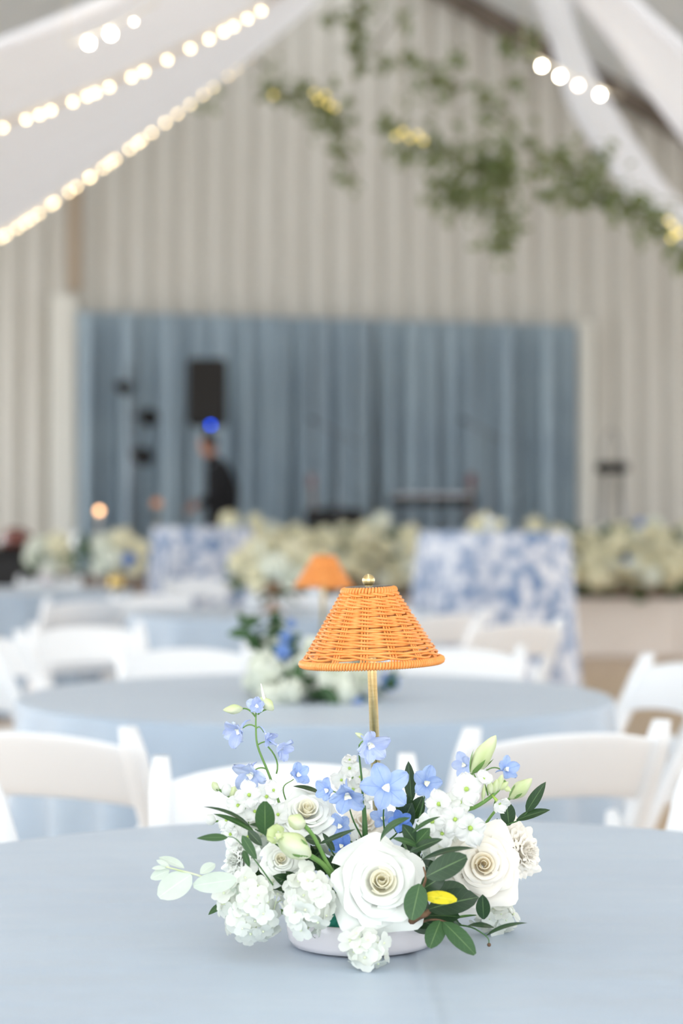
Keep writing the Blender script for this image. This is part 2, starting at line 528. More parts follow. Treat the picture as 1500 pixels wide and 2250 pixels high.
# ------------------------------------------------------------------ ceiling drapes and strings of lights
def spline(pts, n):
    """Catmull-Rom through the points"""
    P = [Vector(p) for p in pts]
    P = [P[0] * 2 - P[1]] + P + [P[-1] * 2 - P[-2]]
    out = []
    m = len(P) - 3
    for i in range(n + 1):
        t = i / n * m; k = min(int(t), m - 1); f = t - k
        a, b_, c, d = P[k], P[k + 1], P[k + 2], P[k + 3]
        out.append(.5 * ((2 * b_) + (c - a) * f + (2 * a - 5 * b_ + 4 * c - d) * f * f + (3 * b_ - a - 3 * c + d) * f ** 3))
    return out

def run_on(e):
    side = -1 if e[0].x < 0 else 1
    if side < 0: lo_, hi_ = e[0], e[-1]
    else: hi_, lo_ = e[0], e[-1]
    Y = lo_.y
    pl, ph_ = (e[1], e[-2]) if side < 0 else (e[-2], e[1])
    d1 = lo_ - pl; d2 = hi_ - ph_
    lo2 = lo_ + Vector((d1.x * 1.4, 0, d1.z * .8)); hi2 = hi_ + d2
    e = [lo2] + e + [hi2] if side < 0 else [hi2] + e + [lo2]
    ends = [Vector((HX + side * (HW - .02), Y, 3.55)), Vector((HX + side * 4.9, Y, min(2.7, lo2.z - .1)))]
    top = [Vector((hi2.x * .5 + HX * .5, Y, (hi2.z + 7.7) / 2)), Vector((HX + side * .08, Y, 7.72))]
    return ends + e + top if side < 0 else top[::-1] + e + ends[::-1]
def drape(label, e0, e1, folds=5, amp=.05, belly=.15, mt='sheer', nu=84, nv=36, hem=.03):
    A = spline(run_on(e0), nu); B = spline(run_on(e1), nu)
    def fn(u, v):
        i = min(int(round(u * nu)), nu)
        p = A[i].lerp(B[i], v)
        p.z -= belly * math.sin(PI * v) + amp * math.sin(v * folds * 2 * PI + 1.5 * math.sin(u * 3))
        return p
    o = new('ceiling_drape', MB().add(*grid(nu, nv, fn)).mesh('ceiling_drape', M[mt]))
    for v, E in ((0, A), (1, B)):
        if hem: new('hem', MB().add(*tube([Vector(fn(i / nu, v)) for i in range(nu + 1)], hem, 8)).mesh('hem', M[mt]), o)
    return tag(o, label, 'drape')

eA = [at(-260, 175, 8.0), at(0, 82, 8.0), at(200, 2, 8.0), at(420, -95, 8.0), at(640, -210, 8.0)]
eB = [at(-260, 330, 10.2), at(0, 250, 10.2), at(230, 163, 10.2), at(410, 78, 10.2), at(545, 8, 10.2), at(690, -80, 10.2)]
eC = [at(-260, 640, 14.0), at(0, 500, 14.0), at(170, 385, 14.0), at(330, 270, 14.0), at(540, 110, 14.0), at(690, -25, 14.0), at(760, -100, 14.0)]
drape('sheer white ceiling drape above the upper row of warm bulbs', eA, eB, 4, .03, .10)
drape('sheer white ceiling drape between the two rows of warm bulbs', eB, eC, 5, .05, .14)
eD = [at(1165, -60, 13.0), at(1215, 60, 13.0), at(1262, 215, 13.0), at(1380, 395, 13.0), at(1440, 450, 13.0), at(1560, 560, 13.0)]
eE = [at(1235, -60, 13.4), at(1262, 60, 13.4), at(1325, 190, 13.4), at(1425, 345, 13.4), at(1500, 440, 13.4), at(1600, 550, 13.4)]
drape('gathered white ceiling drape falling beside the hanging greenery', eD, eE, 2, .07, .05)
eF = [at(1235, -60, 10.0), at(1340, 60, 10.0), at(1450, 210, 10.0), at(1560, 340, 10.0)]
eG = [at(1320, -80, 8.4), at(1420, 20, 8.4), at(1540, 130, 8.4), at(1640, 240, 8.4)]
drape('broad sheer white ceiling drape on the side of the four globe bulbs', eF, eG, 4, .03, .06)

bulb_me = MB().add(*ball(.010, 10, 7)).mesh('bulb', M['bulb'])
def light_string(label, pts, ts, me_, cordr=.003, NK=240):
    t = thing('string_light', label, 'string light', pts[0])
    S = spline(pts, NK)
    new('cord', MB().add(*tube(S, cordr, 5)).mesh('cord', M['wire']), t)
    for f in ts:
        p = S[min(NK, int(f * NK))]
        new('bulb', me_, t, Matrix.Translation(p + Vector((0, 0, -.02))))
    return t
rng = random.Random(3)
def px_on(pts, xs, Y):
    """curve parameters at which the string passes the given columns"""
    S = spline(pts, 240); out = []
    for x in xs:
        k = min(range(241), key=lambda i: abs(750 + FPX * S[i].x / S[i].y - x))
        out.append(k / 240 + 1e-4)
    return out
lift = Vector((0, .05, .07))
sB = [p - lift for p in eB]; sC = [p - lift for p in eC]
light_string('string of warm bulbs along the upper white ceiling drape', sB,
             px_on(sB, [6, 58, 86, 113, 162, 190, 212, 239, 291, 315, 367, 418, 460, 492, 514, 544, 575], 10.2), bulb_me)
light_string('string of warm bulbs along the lower edge of white ceiling drape', sC,
             px_on(sC, [-30, 2, 12, 36, 55, 68, 86, 112, 122, 150, 166, 196, 201, 226, 241, 254, 287, 301, 312, 335, 365, 392, 420, 445, 470, 500, 520, 548, 580, 610, 640], 14.0), bulb_me)
gw = MB().add(*ball(.014, 12, 8)).mesh('globe_bulb', M['bulb_white'])
gd = MB().add(*ball(.014, 12, 8)).mesh('globe_bulb', M['bulb_dim'])
def globes(label, pl, Y):
    pts = [at(x, y - 14, Y) for x, y, _ in pl]
    pts = [pts[0] * 2 - pts[1]] + pts + [pts[-1] * 2 - pts[-2]]
    t = thing('globe_string_light', label, 'string light', pts[0])
    new('cord', MB().add(*tube(spline(pts, 30), .004, 5)).mesh('cord', M['wire']), t)
    for e_ in (pts[0], pts[-1]):
        new('hanging_wire', MB().add(*tube([e_, (e_.x, e_.y, roof_z(e_.x) + .02)], .002, 5)).mesh('hanging_wire', M['wire']), t)
    for x, y, m_ in pl:
        new('bulb', gw if m_ else gd, t, Matrix.Translation(at(x, y, Y)) @ Matrix.Scale(1.0 if x > 400 or m_ else .4, 4))
globes('globe bulbs strung beside the hanging greenery and gathered drape', [(1190, 145, 1), (1230, 168, 1), (1270, 188, 0), (1318, 208, 1)], 9.6)
globes('two bright globe bulbs in front of the wide white drape', [(195, 95, 1), (243, 75, 1), (294, 48, 0)], 7.8)

# ------------------------------------------------------------------ petals, leaves and flowers
def petal(L, W, nu=6, nv=4, e=1.0, k=0.5, cup=0.2, a0=0.0, a1=0.3, ruf=0.0, nr=3.0, ph=0.0, fold=0.0):
    """a petal or leaf growing along +Y from the origin, its face towards +Z"""
    cy = [(0.0, 0.0)]
    for i in range(nu):
        th = a0 + (a1 - a0) * (i + .5) / nu
        y, z = cy[-1]
        cy.append((y + L / nu * math.cos(th), z + L / nu * math.sin(th)))
    def fn(u, v):
        i = min(nu, int(round(u * nu)))
        y, z = cy[i]
        th = a0 + (a1 - a0) * u
        w = W / 2 * max(0.02, math.sin(PI * min(1, max(0, u)) ** e)) ** k
        if u <= 0: w = W * .06
        if u >= 1: w = W * (.10 if k < .6 else .01)
        s = v * 2 - 1
        h = cup * w * s * s + fold * w * abs(s) + ruf * math.sin(nr * PI * s + ph + u * 4) * u * u * (.3 + abs(s))
        return (s * w, y - math.sin(th) * h, z + math.cos(th) * h)
    return grid(nu, nv, fn)

def rose_petals(R, n=28, seed=0, ruf=0.0):
    """list of (V, F, U, t) of a rose with its axis along +Z"""
    rg = random.Random(seed); out = []
    for i in range(n):
        t = i / (n - 1)
        phi0 = i * 2.39996 + rg.uniform(-.25, .25)
        rt = R * (.10 + .74 * t ** 1.1) * rg.uniform(.93, 1.07)
        zt = R * (.52 - .34 * t - .48 * t ** 2.3) + R * rg.uniform(-.05, .05)
        zb = -R * (.02 + .55 * t ** .8)
        sp = 1.75 - .95 * t ** .7
        lip = R * (.045 + .105 * t) * rg.uniform(.7, 1.35)
        skew = rg.uniform(-.10, .10); tipx = rg.uniform(-.3, .3); cus = rg.uniform(.12, .34)
        rw = rg.uniform(0, 6.28)
        def fn(u, v, t=t, phi0=phi0, rt=rt, zt=zt, sp=sp, lip=lip, skew=skew, rw=rw, tipx=tipx, cus=cus):
            s = v * 2 - 1
            uu = u * (1 - (.14 + .14 * t) * abs(s) ** (2.4 - .5 * t))
            close = .22 + .90 * min(1, t * 3.2) ** .7
            p0 = (R * .06, zb); p1 = (rt * 1.12, zb + R * (.34 - .06 * t)); p2 = (rt * close, zt)
            r = p0[0] * (1 - uu) ** 2 + 2 * p1[0] * uu * (1 - uu) + p2[0] * uu * uu
            z = p0[1] * (1 - uu) ** 2 + 2 * p1[1] * uu * (1 - uu) + p2[1] * uu * uu
            q = max(0, (u - .66) / .34)
            cusp = math.exp(-((s - tipx) / .30) ** 2)
            roll = q * q * (1 - .55 * cusp)                       # sides of the lip roll back, the middle draws to a point
            r += lip * q * q * (.9 + .4 * t) + R * cus * t * t * cusp * q
            z -= lip * roll * q * 1.5
            r *= 1 + .12 * s * (1 - t * .7) + skew * s
            z += R * (.03 * math.sin(4 * s + rw) + .018 * math.sin(9 * s + 2 * rw)) * u * u * (.25 + t)
            if ruf:
                z += R * ruf * math.sin(13 * s + rw) * u ** 3; r += R * ruf * math.sin(17 * s + 2 * rw) * u ** 3
            a = phi0 + s * sp
            return (r * math.cos(a), r * math.sin(a), z)
        out.append(grid(10, 26 if ruf else 14, fn) + (t,))
    return out

def stem_to(t, p, q, r, m, bow=(0, 0, .0), n=6, name='stem'):
    p = Vector(p); q = Vector(q)
    mid = (p + q) / 2 + Vector(bow)
    return new(name, MB().add(*tube(bez(p, mid, q, n), r, 6)).mesh(name, m), t)

FC = Vector(((793 - 750) * 2.23 / FPX, 2.23, .775))       # middle of the flower foam

def rose(label, px, py, Y, rpx, facing, m='rose', m_in='rose_in', n=28, seed=0, name='rose', group=None):
    c = at(px, py, Y); R = rpx * Y / FPX
    t = thing(name, label, 'rose', c, group, zframe((0, 0, 0), facing, seed))
    W = WM[t.name]
    for V, F, U, tt in rose_petals(R, n, seed):
        new('petal', MB().add(V, F, U).mesh('petal', M[m_in] if tt < .26 else M[m]), t, W)
    back = W @ Vector((0, 0, -R * .5))
    stem_to(t, back, FC + (c - FC) * .25, .0028, M['stem'])
    return t

def ruffled(label, px, py, Y, rpx, facing, m, seed, cat='carnation', n=24):
    c = at(px, py, Y); R = rpx * Y / FPX
    t = thing('ruffled_carnation', label, cat, c, None, zframe((0, 0, 0), facing, seed))
    W = WM[t.name]
    for V, F, U, tt in rose_petals(R, n, seed, .05):
        new('petal', MB().add(V, F, U).mesh('petal', m), t, W)
    stem_to(t, W @ Vector((0, 0, -R * .4)), FC + (c - FC) * .3, .0024, M['stem'])
    return t

hyd_pm = MB().add(*petal(.0118, .0118, 5, 4, e=1.25, k=.5, cup=.10, a0=.30, a1=-.05, ruf=.0005, nr=2)).mesh('petal', M['hyd'])
hyd_fm = MB().add(*ball(.0013, 6, 4, (0, 0, .0012))).add(*tube([(0, 0, 0), (0, 0, -.012), (.001, 0, -.026)], [.0008, .0007, .0008], 5)).mesh('floret', M['hydc'])
def hydrangea(label, px, py, Y, rpx, facing, n=44, seed=0, squash=(1, 1, 1), lim=-.35, fs=1.0):
    c = at(px, py, Y); R = rpx * Y / FPX
    t = thing('hydrangea', label, 'hydrangea', c)
    rg = random.Random(seed); fd = Vector(facing).normalized()
    tot = int(n * 2 / (1 - lim)); k = 0
    for i in range(tot):
        z = 1 - 2 * (i + .5) / tot; a = i * 2.39996 + seed
        d = Vector((math.sqrt(1 - z * z) * math.cos(a), math.sqrt(1 - z * z) * math.sin(a), z))
        if d.dot(fd) < lim: continue
        rr = R * rg.uniform(.74, 1.10) - .008
        p = c + Vector((d.x * squash[0], d.y * squash[1], d.z * squash[2])) * rr
        nd = (d + Vector((rg.uniform(-.7, .7), rg.uniform(-.7, .7) - .25, rg.uniform(-.7, .7)))).normalized()
        W = zframe(p, nd, rg.uniform(0, 6.28)) @ Matrix.Scale(rg.uniform(.8, 1.25) * fs, 4)
        f = new('floret', hyd_fm, t, W)
        for q in range(4):
            new('petal', hyd_pm, f, W @ Matrix.Rotation(q * PI / 2 + rg.uniform(-.15, .15), 4, 'Z') @ Matrix.Translation((0, 0, .0004 * (q % 2))))
        k += 1
    new('stem', MB().add(*tube(bez(c - fd * R * .1, (c + FC) / 2, FC + (c - FC) * .2), .0028, 6)).mesh('stem', M['stem']), t)
    return t

bee_me = MB().add(*petal(.0075, .005, 4, 4, cup=.5, a0=1.2, a1=.9)).add(*petal(.007, .005, 4, 4, cup=.5, a0=1.2, a1=.8), M=Matrix.Rotation(2.1, 4, 'Z')).add(*petal(.007, .005, 4, 4, cup=.5, a0=1.2, a1=.8), M=Matrix.Rotation(4.2, 4, 'Z')).add(*ball(.0024, 6, 5, (0, 0, .002)))
spur_g = tube([(0, .001, 0), (0, .004, -.007), (0, .005, -.014), (0, .003, -.021)], [.002, .0017, .0012, .0005], 6)
DEL = {}
for key in ('delph', 'delph_pale', 'delph_dark'):
    b = MB()
    b.add(bee_me.V, bee_me.F, M=Matrix.Scale(1.35, 4)); b.add(*spur_g, mi=1)
    DEL[key] = (b.mesh('floret', [M['bee'], M[key]]),
                [MB().add(*petal(.0275, .0205, 8, 8, e=1.12, k=.5, cup=q[0], a0=q[1], a1=q[2], ruf=.0026, nr=2.1, ph=q[3])).mesh('petal', M[key])
                 for q in ((.25, .25, .0, 0), (.12, .2, -.12, 2), (.3, .3, -.2, 4))])
def delph_floret(t, px, py, Y, size_px, facing, key='delph', spin=0.0, close=0.0, ped=None, seed=0):
    p = at(px, py, Y); s = size_px * Y / FPX / .054
    W = zframe(p, facing, spin) @ Matrix.Scale(s, 4)
    rg = random.Random(int(px * 7 + py))
    f = new('floret', DEL[key][0], t, W)
    for q in range(5):
        Mx = W @ Matrix.Rotation(q * 2 * PI / 5 + rg.uniform(-.12, .12), 4, 'Z') @ Matrix.Rotation(close + rg.uniform(-.1, .15), 4, 'X') @ Matrix.Scale(rg.uniform(.88, 1.06), 4)
        new('petal', DEL[key][1][rg.randrange(3)], f, Mx)
    if ped is not None:
        q = Vector(ped)
        stem_to(t, p - Vector(facing).normalized() * .003, q, .0008, M['stem'], (0, .004, .006), name='pedicel')

st_pm = [MB().add(*petal(.0170, .0165, 7, 10, e=1.5, k=.55, cup=-.2, a0=.9, a1=-.55, ruf=.0026, nr=2.8, ph=q)).mesh('petal', M['stock']) for q in (0, 1.7, 3.6)]
st_fm = MB().add(*ball(.0022, 8, 5, (0, 0, .003))).add(*tube([(0, 0, .002), (0, 0, -.006), (.0, .001, -.014)], [.0022, .002, .0012], 6)).mesh('floret', M['stockc'])
def stock_floret(t, px, py, Y, size_px, facing, spin=0., ped=None, np_=4, close=0.):
    p = at(px, py, Y); s = size_px * Y / FPX / .031
    W = zframe(p, facing, spin) @ Matrix.Scale(s, 4)
    rg = random.Random(int(px * 5 + py * 3))
    f = new('floret', st_fm, t, W)
    for q in range(np_):
        new('petal', st_pm[rg.randrange(3)], f, W @ Matrix.Rotation(q * 2 * PI / np_ + rg.uniform(-.2, .2), 4, 'Z') @ Matrix.Rotation(close + rg.uniform(-.15, .2), 4, 'X') @ Matrix.Scale(rg.uniform(.85, 1.08), 4))
    if ped is not None:
        stem_to(t, p - Vector(facing).normalized() * .004, Vector(ped), .0009, M['stem'], (0, .003, .002), name='pedicel')

def bud_mesh(L, R, m, twist=1.2, lobes=4, tip=.15):
    prof = [(R * (max(.02, math.sin(PI * (f * .93 + .05)) ** .8) * (1 - tip * f)) if f < 1 else R * .06, L * f) for f in [i / 12 for i in range(13)]]
    return MB().add(*lathe(prof, 16, lambda r, z, a: r * (1 + .10 * math.cos(lobes * a + twist * 6 * z / L)))).mesh('bud', m)
def add_bud(t, base, tip, wpx, m='bud', sepals=3, sm='stem'):
    base = Vector(base); tip = Vector(tip)
    L = (tip - base).length; R = wpx / 2 * base.y / FPX
    W = zframe(base, tip - base, .7)
    o = new('bud', bud_mesh(L, R, M[m]), t, W)
    for k in range(sepals):
        g = petal(L * .55, R * .55, 5, 3, e=.7, k=.7, cup=.3, a0=.9, a1=1.5)
        new('sepal', MB().add(*g).mesh('sepal', M[sm]), t, W @ Matrix.Rotation(k * 2 * PI / max(1, sepals), 4, 'Z') @ Matrix.Translation((0, R * .25, 0)))
    return o

def leaf(t, b, tp, wpx, nh=(0, -1, .45), m='leaf', bend=.35, e=.9, k=.75, fold=.18, name='leaf'):
    base = at(*b); tip = at(*tp)
    d = tip - base; L = d.length * 1.02
    W_ = wpx * (base.y + tip.y) / 2 / FPX
    g = petal(L, W_, 8, 6, e=e, k=k, cup=-.04, a0=bend / 2, a1=-bend / 2, fold=fold)
    return new(name, MB().add(*g).mesh(name, M[m]), t, frame(base, d, nh))

# ------------------------------------------------------------------ near table
def cloth_mesh(name, R, H, mt, nf=18, seed=0, dens=(26, 10, 144), flare=.10, dents=()):
    rg = random.Random(seed)
    ph = [rg.uniform(0, 6.28) for _ in range(4)]
    nr, nd, na = dens
    rings = []
    for i in range(nr + 1):
        rings.append((R * (i / nr) ** .85, 0.0, 0.0))
    for i in range(1, 4):                                   # rounded rim
        a = i / 4 * PI / 2
        rings.append((R + .012 * math.sin(a), -.012 * (1 - math.cos(a)), 0.0))
    for i in range(nd + 1):
        f = i / nd
        rings.append((R + .012, -.012 - (H - .016) * f, f))
    V = []; F = []; U = []
    for k, (r, z, f) in enumerate(rings):
        for j in range(na):
            a = 2 * PI * j / na
            rr = r
            if f > 0:
                w = math.sin(nf * a + 1.2 * math.sin(3 * a + ph[0]) + ph[1]) + .4 * math.sin(nf * .5 * a + ph[2])
                rr = r + flare * f ** .8 * (.35 + .5 * w)
                for (da, dr) in dents:                      # a chair seat pushes the skirt in under the table
                    q = abs((a - da + PI) % (2 * PI) - PI)
                    k_ = max(0.0, min(1.0, (.62 - q) / .22)) * min(1.0, f * 2.6)
                    rr -= max(0.0, rr - dr) * k_
            V.append((rr * math.cos(a), rr * math.sin(a), z)); U.append((rr, a))
    for k in range(len(rings) - 1):
        for j in range(na):
            a = k * na + j; b_ = k * na + (j + 1) % na
            F.append((a, a + na, b_ + na, b_))
    return MB().add(V, F, U).mesh(name, mt)

TR = 0.775
def round_table(X, Y, R, label, clabel, mt, H=.76, seed=0, nf=18, name='round_table', group=None, tucked=()):
    t = thing(name, label, 'table', (X, Y, 0), group)
    W = WM[t.name]
    new('tabletop', MB().add(*lathe([(1e-6, H - .03), (R - .02, H - .03), (R - .006, H - .025), (R - .006, H - .01), (R - .02, H - .006), (1e-6, H - .006)], 48)).mesh('tabletop', M['wood_leg']), t, W)
    for k in range(4):
        a = PI / 4 + k * PI / 2
        p = Vector((math.cos(a), math.sin(a), 0)) * R * .55
        new('leg', MB().add(*tube([p * .8 + Vector((0, 0, H - .03)), p + Vector((0, 0, .35)), p * 1.1], .016, 8)).mesh('leg', M['metal']), t, W)
    dents = []
    for px, yy in tucked:
        d = Vector(((px - 750) * yy / FPX - X, yy - Y, 0))
        dents.append((math.atan2(d.y, d.x), d.length - .50))
    c = new('tablecloth', cloth_mesh('tablecloth', R, H, mt, nf, seed, dents=dents), None, Matrix.Translation((X, Y, H)))
    tag(c, clabel, 'tablecloth')
    return t

T1 = (.07, 2.40); T2 = (-.07, 5.38); T3 = (-.30, 10.2); T4 = (-2.15, 13.2); T5 = (-1.55, 16.2)
round_table(*T1, TR, 'round banquet table carrying the lamp with the sharpest flower bowl', 'pale blue satin cloth with a pressed crease beneath the white flower bowl', M['cloth_near'], seed=1, tucked=((625, 3.50), (-285, 3.18), (1785, 3.34)))
round_table(*T2, TR + .01, 'round banquet table with orange lamp, between two white chairs facing away', 'pale blue cloth under the second orange lamp and its flowers', M['cloth'], seed=2, nf=22, tucked=((1500, 5.95), (-95, 5.9)))
round_table(*T3, TR, 'round banquet table carrying the brown footed flower compote', 'pale blue cloth under the brown footed flower compote', M['cloth'], seed=3)
round_table(*T4, TR, 'round banquet table with gold vase of white flowers', 'pale blue cloth under the gold vase of white flowers', M['cloth'], seed=4)

# ------------------------------------------------------------------ the lamp
LY = 2.37
LM = Matrix.Translation(((838 - 750) * LY / FPX, LY, .76)) @ Matrix.Rotation(math.radians(-2.2), 4, 'Y')
lamp = thing('table_lamp', 'brass table lamp with orange woven rattan shade above the white flower bowl', 'lamp', (0, 0, 0))
lamp.matrix_basis = LM; WM[lamp.name] = LM
PXM = FPX / LY
zT = (2020 - 1294) / PXM; zB = (2020 - 1453) / PXM        # top and bottom hoop heights
rT = 54 / PXM; rB = 152 / PXM
new('base', MB().add(*lathe([(1e-6, 0), (.048, 0), (.05, .002), (.05, .006), (.046, .010), (.02, .014), (.009, .022), (1e-6, .022)], 40)).mesh('base', M['brass']), lamp, LM)
new('pole', MB().add(*lathe([(.0056, .015), (.0056, zB + .02), (.0056, zT - .004)], 20)).mesh('pole', M['brass']), lamp, LM)
new('pole_sleeve', MB().add(*lathe([(.0072, .02), (.0072, .085), (.0066, .09)], 20)).mesh('pole_sleeve', M['brass']), lamp, LM)
new('top_plate', MB().add(*lathe([(.004, zT + .002), (rT - .001, zT + .002), (rT - .001, zT + .0035), (.004, zT + .0035)], 32)).mesh('top_plate', M['steel']), lamp, LM)
fin = MB().add(*ball(.0076, 20, 14, (0, 0, zT + .0105))).add(*lathe([(.003, zT), (.0045, zT + .004), (.004, zT + .007), (.003, zT + .008)], 16))
new('finial', fin.mesh('finial', M['brass']), lamp, LM)
def ringpts(r, z, n): return [(r * math.cos(2 * PI * i / n), r * math.sin(2 * PI * i / n), z) for i in range(n)]
hoop = MB().add(*tube(ringpts(rB, zB, 64), .0026, 8, True)).add(*tube(ringpts(rT, zT - .001, 40), .002, 8, True))
shade = new('lamp_shade', hoop.mesh('lamp_shade', M['rattan']), lamp, LM)
def coil(r, z, rc, rs, turns, n=9):
    P = []
    for i in range(turns * n):
        a = 2 * PI * i / (turns * n); b_ = 2 * PI * i / n
        rr = r + rc * math.cos(b_)
        P.append((rr * math.cos(a), rr * math.sin(a), z + rc * math.sin(b_)))
    return tube(P, rs, 5, True)
new('rim_wrap', MB().add(*coil(rB, zB, .0034, .0018, 150)).mesh('rim_wrap', M['rattan']), shade, LM)
new('rim_wrap', MB().add(*coil(rT, zT - .002, .0036, .0018, 52)).mesh('rim_wrap', M['rattan']), shade, LM)
NS = 14
for k in range(NS):
    a0 = 2 * PI * k / NS + .1
    for d in (-.9, 0, .9):
        P = []
        for q in range(7):
            f = q / 6
            r = rT + (rB - rT) * f; z = zT + (zB - zT) * f
            a = a0 + d * .0034 / (r * .75 + .012)
            P.append((r * math.cos(a), r * math.sin(a), z))
        new('stake', MB().add(*tube(P, .00125, 5)).mesh('stake', M['rattan']), shade, LM)
NR = 17
rg = random.Random(11)
for k in range(NR):
    f0 = .07 + .83 * k / (NR - 1)
    tilt = rg.uniform(-.012, .012); tph = rg.uniform(0, 6.28)
    for s in (0, 1):
        P = []
        n = NS * 8
        for i in range(n):
            a = 2 * PI * i / n
            w = NS / 2 * (a - .1) + (PI if (s + k) % 2 else 0)
            f = f0 + .013 * math.sin(w) + tilt * math.sin(a + tph) + (.014 * math.sin(NS / 2 * a + s * PI) + .012 * math.sin(3 * a + tph) if k > 14 else 0)
            r = rT + (rB - rT) * f + .0021 * math.cos(w)
            P.append((r * math.cos(a), r * math.sin(a), zT + (zB - zT) * f))
        new('strand', MB().add(*tube(P, .00155, 6, True)).mesh('strand', M['rattan']), shade, LM)

# ------------------------------------------------------------------ bowl and foam
BW = Matrix.Translation((FC.x, FC.y, .7615))
bowl = new('bowl', MB().add(*lathe([(1e-6, 0), (.070, 0), (.0785, .002), (.0815, .008), (.083, .018), (.0835, .032), (.0828, .0335), (.0815, .032), (.0805, .018), (.077, .009), (.07, .005), (1e-6, .005)], 64)).mesh('bowl', M['bowl']), None, BW)
tag(bowl, 'low glossy white round bowl holding the sharp flower arrangement', 'bowl')
def foamr(r, z, a): return r * (1 + .03 * math.sin(5 * a) + .02 * math.sin(13 * a + z * 200))
foam = new('floral_foam', MB().add(*lathe([(1e-6, .006), (.066, .006), (.074, .012), (.0745, .036), (.068, .044), (.04, .048), (1e-6, .048)], 48, foamr)).mesh('floral_foam', M['foam']), None, BW)
tag(foam, 'block of green floral foam soaked in the low white bowl', 'floral foam')

# ------------------------------------------------------------------ flowers of the near bowl
rose('large open white rose with pointed outer petals at the bowl front', 836, 1940, 2.125, 99, (.06, -1, .42), n=32, seed=5)
rose('open white rose beside the round green bud, behind big oval leaf', 674, 1786, 2.20, 70, (.1, -.75, .75), n=26, seed=9)
rose('small white spray rose below the half-open green bud', 617, 1890, 2.155, 44, (.12, -1, .45), n=22, seed=4)
rose('ivory rose with peach centre beside the ruffled ivory carnation', 1060, 1902, 2.20, 84, (.02, -1, .30), 'cream', 'cream_in', 26, seed=13)
rose('white rose half hidden behind the blue florets', 742, 1838, 2.23, 44, (.0, -.8, .6), n=18, seed=21)
rose('ivory rose hidden low behind lamp pole and blue florets', 800, 1806, 2.30, 46, (.1, -.7, .7), 'cream', 'cream_in', 16, seed=25)
ruffled('ruffled ivory carnation at the outer edge next to ivory rose', 1152, 1872, 2.25, 60, (.75, -.75, .2), M['cream'], 3)
ruffled('ruffled white carnation above the pale sage sprig', 518, 1890, 2.20, 46, (-.7, -.75, .1), M['rose'], 8)
hydrangea('white hydrangea head drooping over the cloth beside pale sage sprig', 552, 1988, 2.155, 78, (-.35, -1, .1), 50, 1, (1, .9, 1.05))
hydrangea('white hydrangea head resting on the bowl rim', 674, 1980, 2.125, 70, (-.05, -1, .1), 50, 2, (.9, .8, 1.12))
hydrangea('white hydrangea cluster hanging over the bowl front under the large rose', 805, 2082, 2.105, 56, (0, -1, -.2), 15, 3, (1.0, .7, 1.0), -.1, 1.1)
hydrangea('white hydrangea head low on the shaded side behind dark leaves', 1082, 2002, 2.29, 58, (.6, -.8, 0), 34, 4)
hydrangea('white hydrangea head filling in below the white stock spike', 985, 1868, 2.24, 62, (.2, -.8, .5), 36, 5)
hydrangea('white hydrangea head tucked behind the white and green stock', 560, 1830, 2.24, 48, (-.5, -.7, .4), 26, 6)

# delphinium
def dstem(label, pts, r=.0017, m='stem'):
    P = [at(*p) for p in pts]
    t = thing('delphinium', label, 'delphinium', P[0])
    n = 18
    new('stem', MB().add(*tube(spline(P, n), [r * (1 - .5 * i / n) for i in range(n + 1)], 6)).mesh('stem', M[m]), t)
    return t
t = dstem('tall pale blue delphinium spike with hanging florets and buds', [(640, 1850, 2.23), (610, 1755, 2.235), (588, 1695, 2.24), (566, 1640, 2.24), (562, 1600, 2.24), (562, 1565, 2.24)])
delph_floret(t, 564, 1553, 2.235, 58, (.0, -1, .25), 'delph_pale', 0, .75, at(562, 1575, 2.24))
delph_floret(t, 530, 1602, 2.235, 90, (-.55, -.6, -.35), 'delph_pale', .5, .55, at(562, 1598, 2.24))
delph_floret(t, 583, 1612, 2.235, 62, (.6, -.5, -.5), 'delph_pale', .2, .8, at(563, 1600, 2.24))
delph_floret(t, 609, 1638, 2.23, 80, (.75, -.4, -.45), 'delph_pale', 1.2, .75, at(567, 1636, 2.24))
delph_floret(t, 554, 1698, 2.225, 96, (-.3, -.7, -.4), 'delph_pale', .9, .5, at(588, 1692, 2.24))
add_bud(t, at(533, 1557, 2.24), at(490, 1560, 2.235), 22, 'bud', 0)
stem_to(t, at(533, 1557, 2.24), at(561, 1575, 2.24), .0009, M['stem'], (0, 0, .006), name='pedicel')
add_bud(t, at(600, 1560, 2.24), at(572, 1532, 2.235), 24, 'bud', 0)
new('spur', MB().add(*tube([at(580, 1538, 2.235), at(577, 1522, 2.235), at(573, 1502, 2.235)], [.0022, .0014, .0004], 6)).mesh('spur', M['bee']), t)
stem_to(t, at(566, 1570, 2.24), at(596, 1558, 2.24), .0009, M['stem'], (0, 0, .004), name='pedicel')
stem_to(t, at(607, 1700, 2.24), at(588, 1640, 2.238), .0009, M['stem'], (.01, 0, 0), name='pedicel')
t = dstem('pale blue delphinium on a thin stem in front of brass pole', [(802, 1850, 2.22), (798, 1790, 2.225), (795, 1720, 2.225), (789, 1660, 2.225), (789, 1636, 2.222)], .0016, 'dstem')
new('stem', MB().add(*tube([at(803, 1870, 2.22), at(801, 1810, 2.222), at(799, 1770, 2.224)], [.0034, .003, .0022], 8)).mesh('stem', M['dstem']), t)
delph_floret(t, 808, 1634, 2.215, 100, (.45, -.7, -.25), 'delph_pale', .35, .42, at(789, 1638, 2.222))
add_bud(t, at(800, 1622, 2.225), at(780, 1610, 2.225), 11, 'bud', 0)
t = dstem('wide open sky blue delphinium floret with white centre beside brass pole', [(845, 1830, 2.22), (842, 1790, 2.20), (848, 1745, 2.19)], .0012, 'dstem')
delph_floret(t, 848, 1730, 2.175, 112, (.02, -1, .08), 'delph', PI / 2, .02)
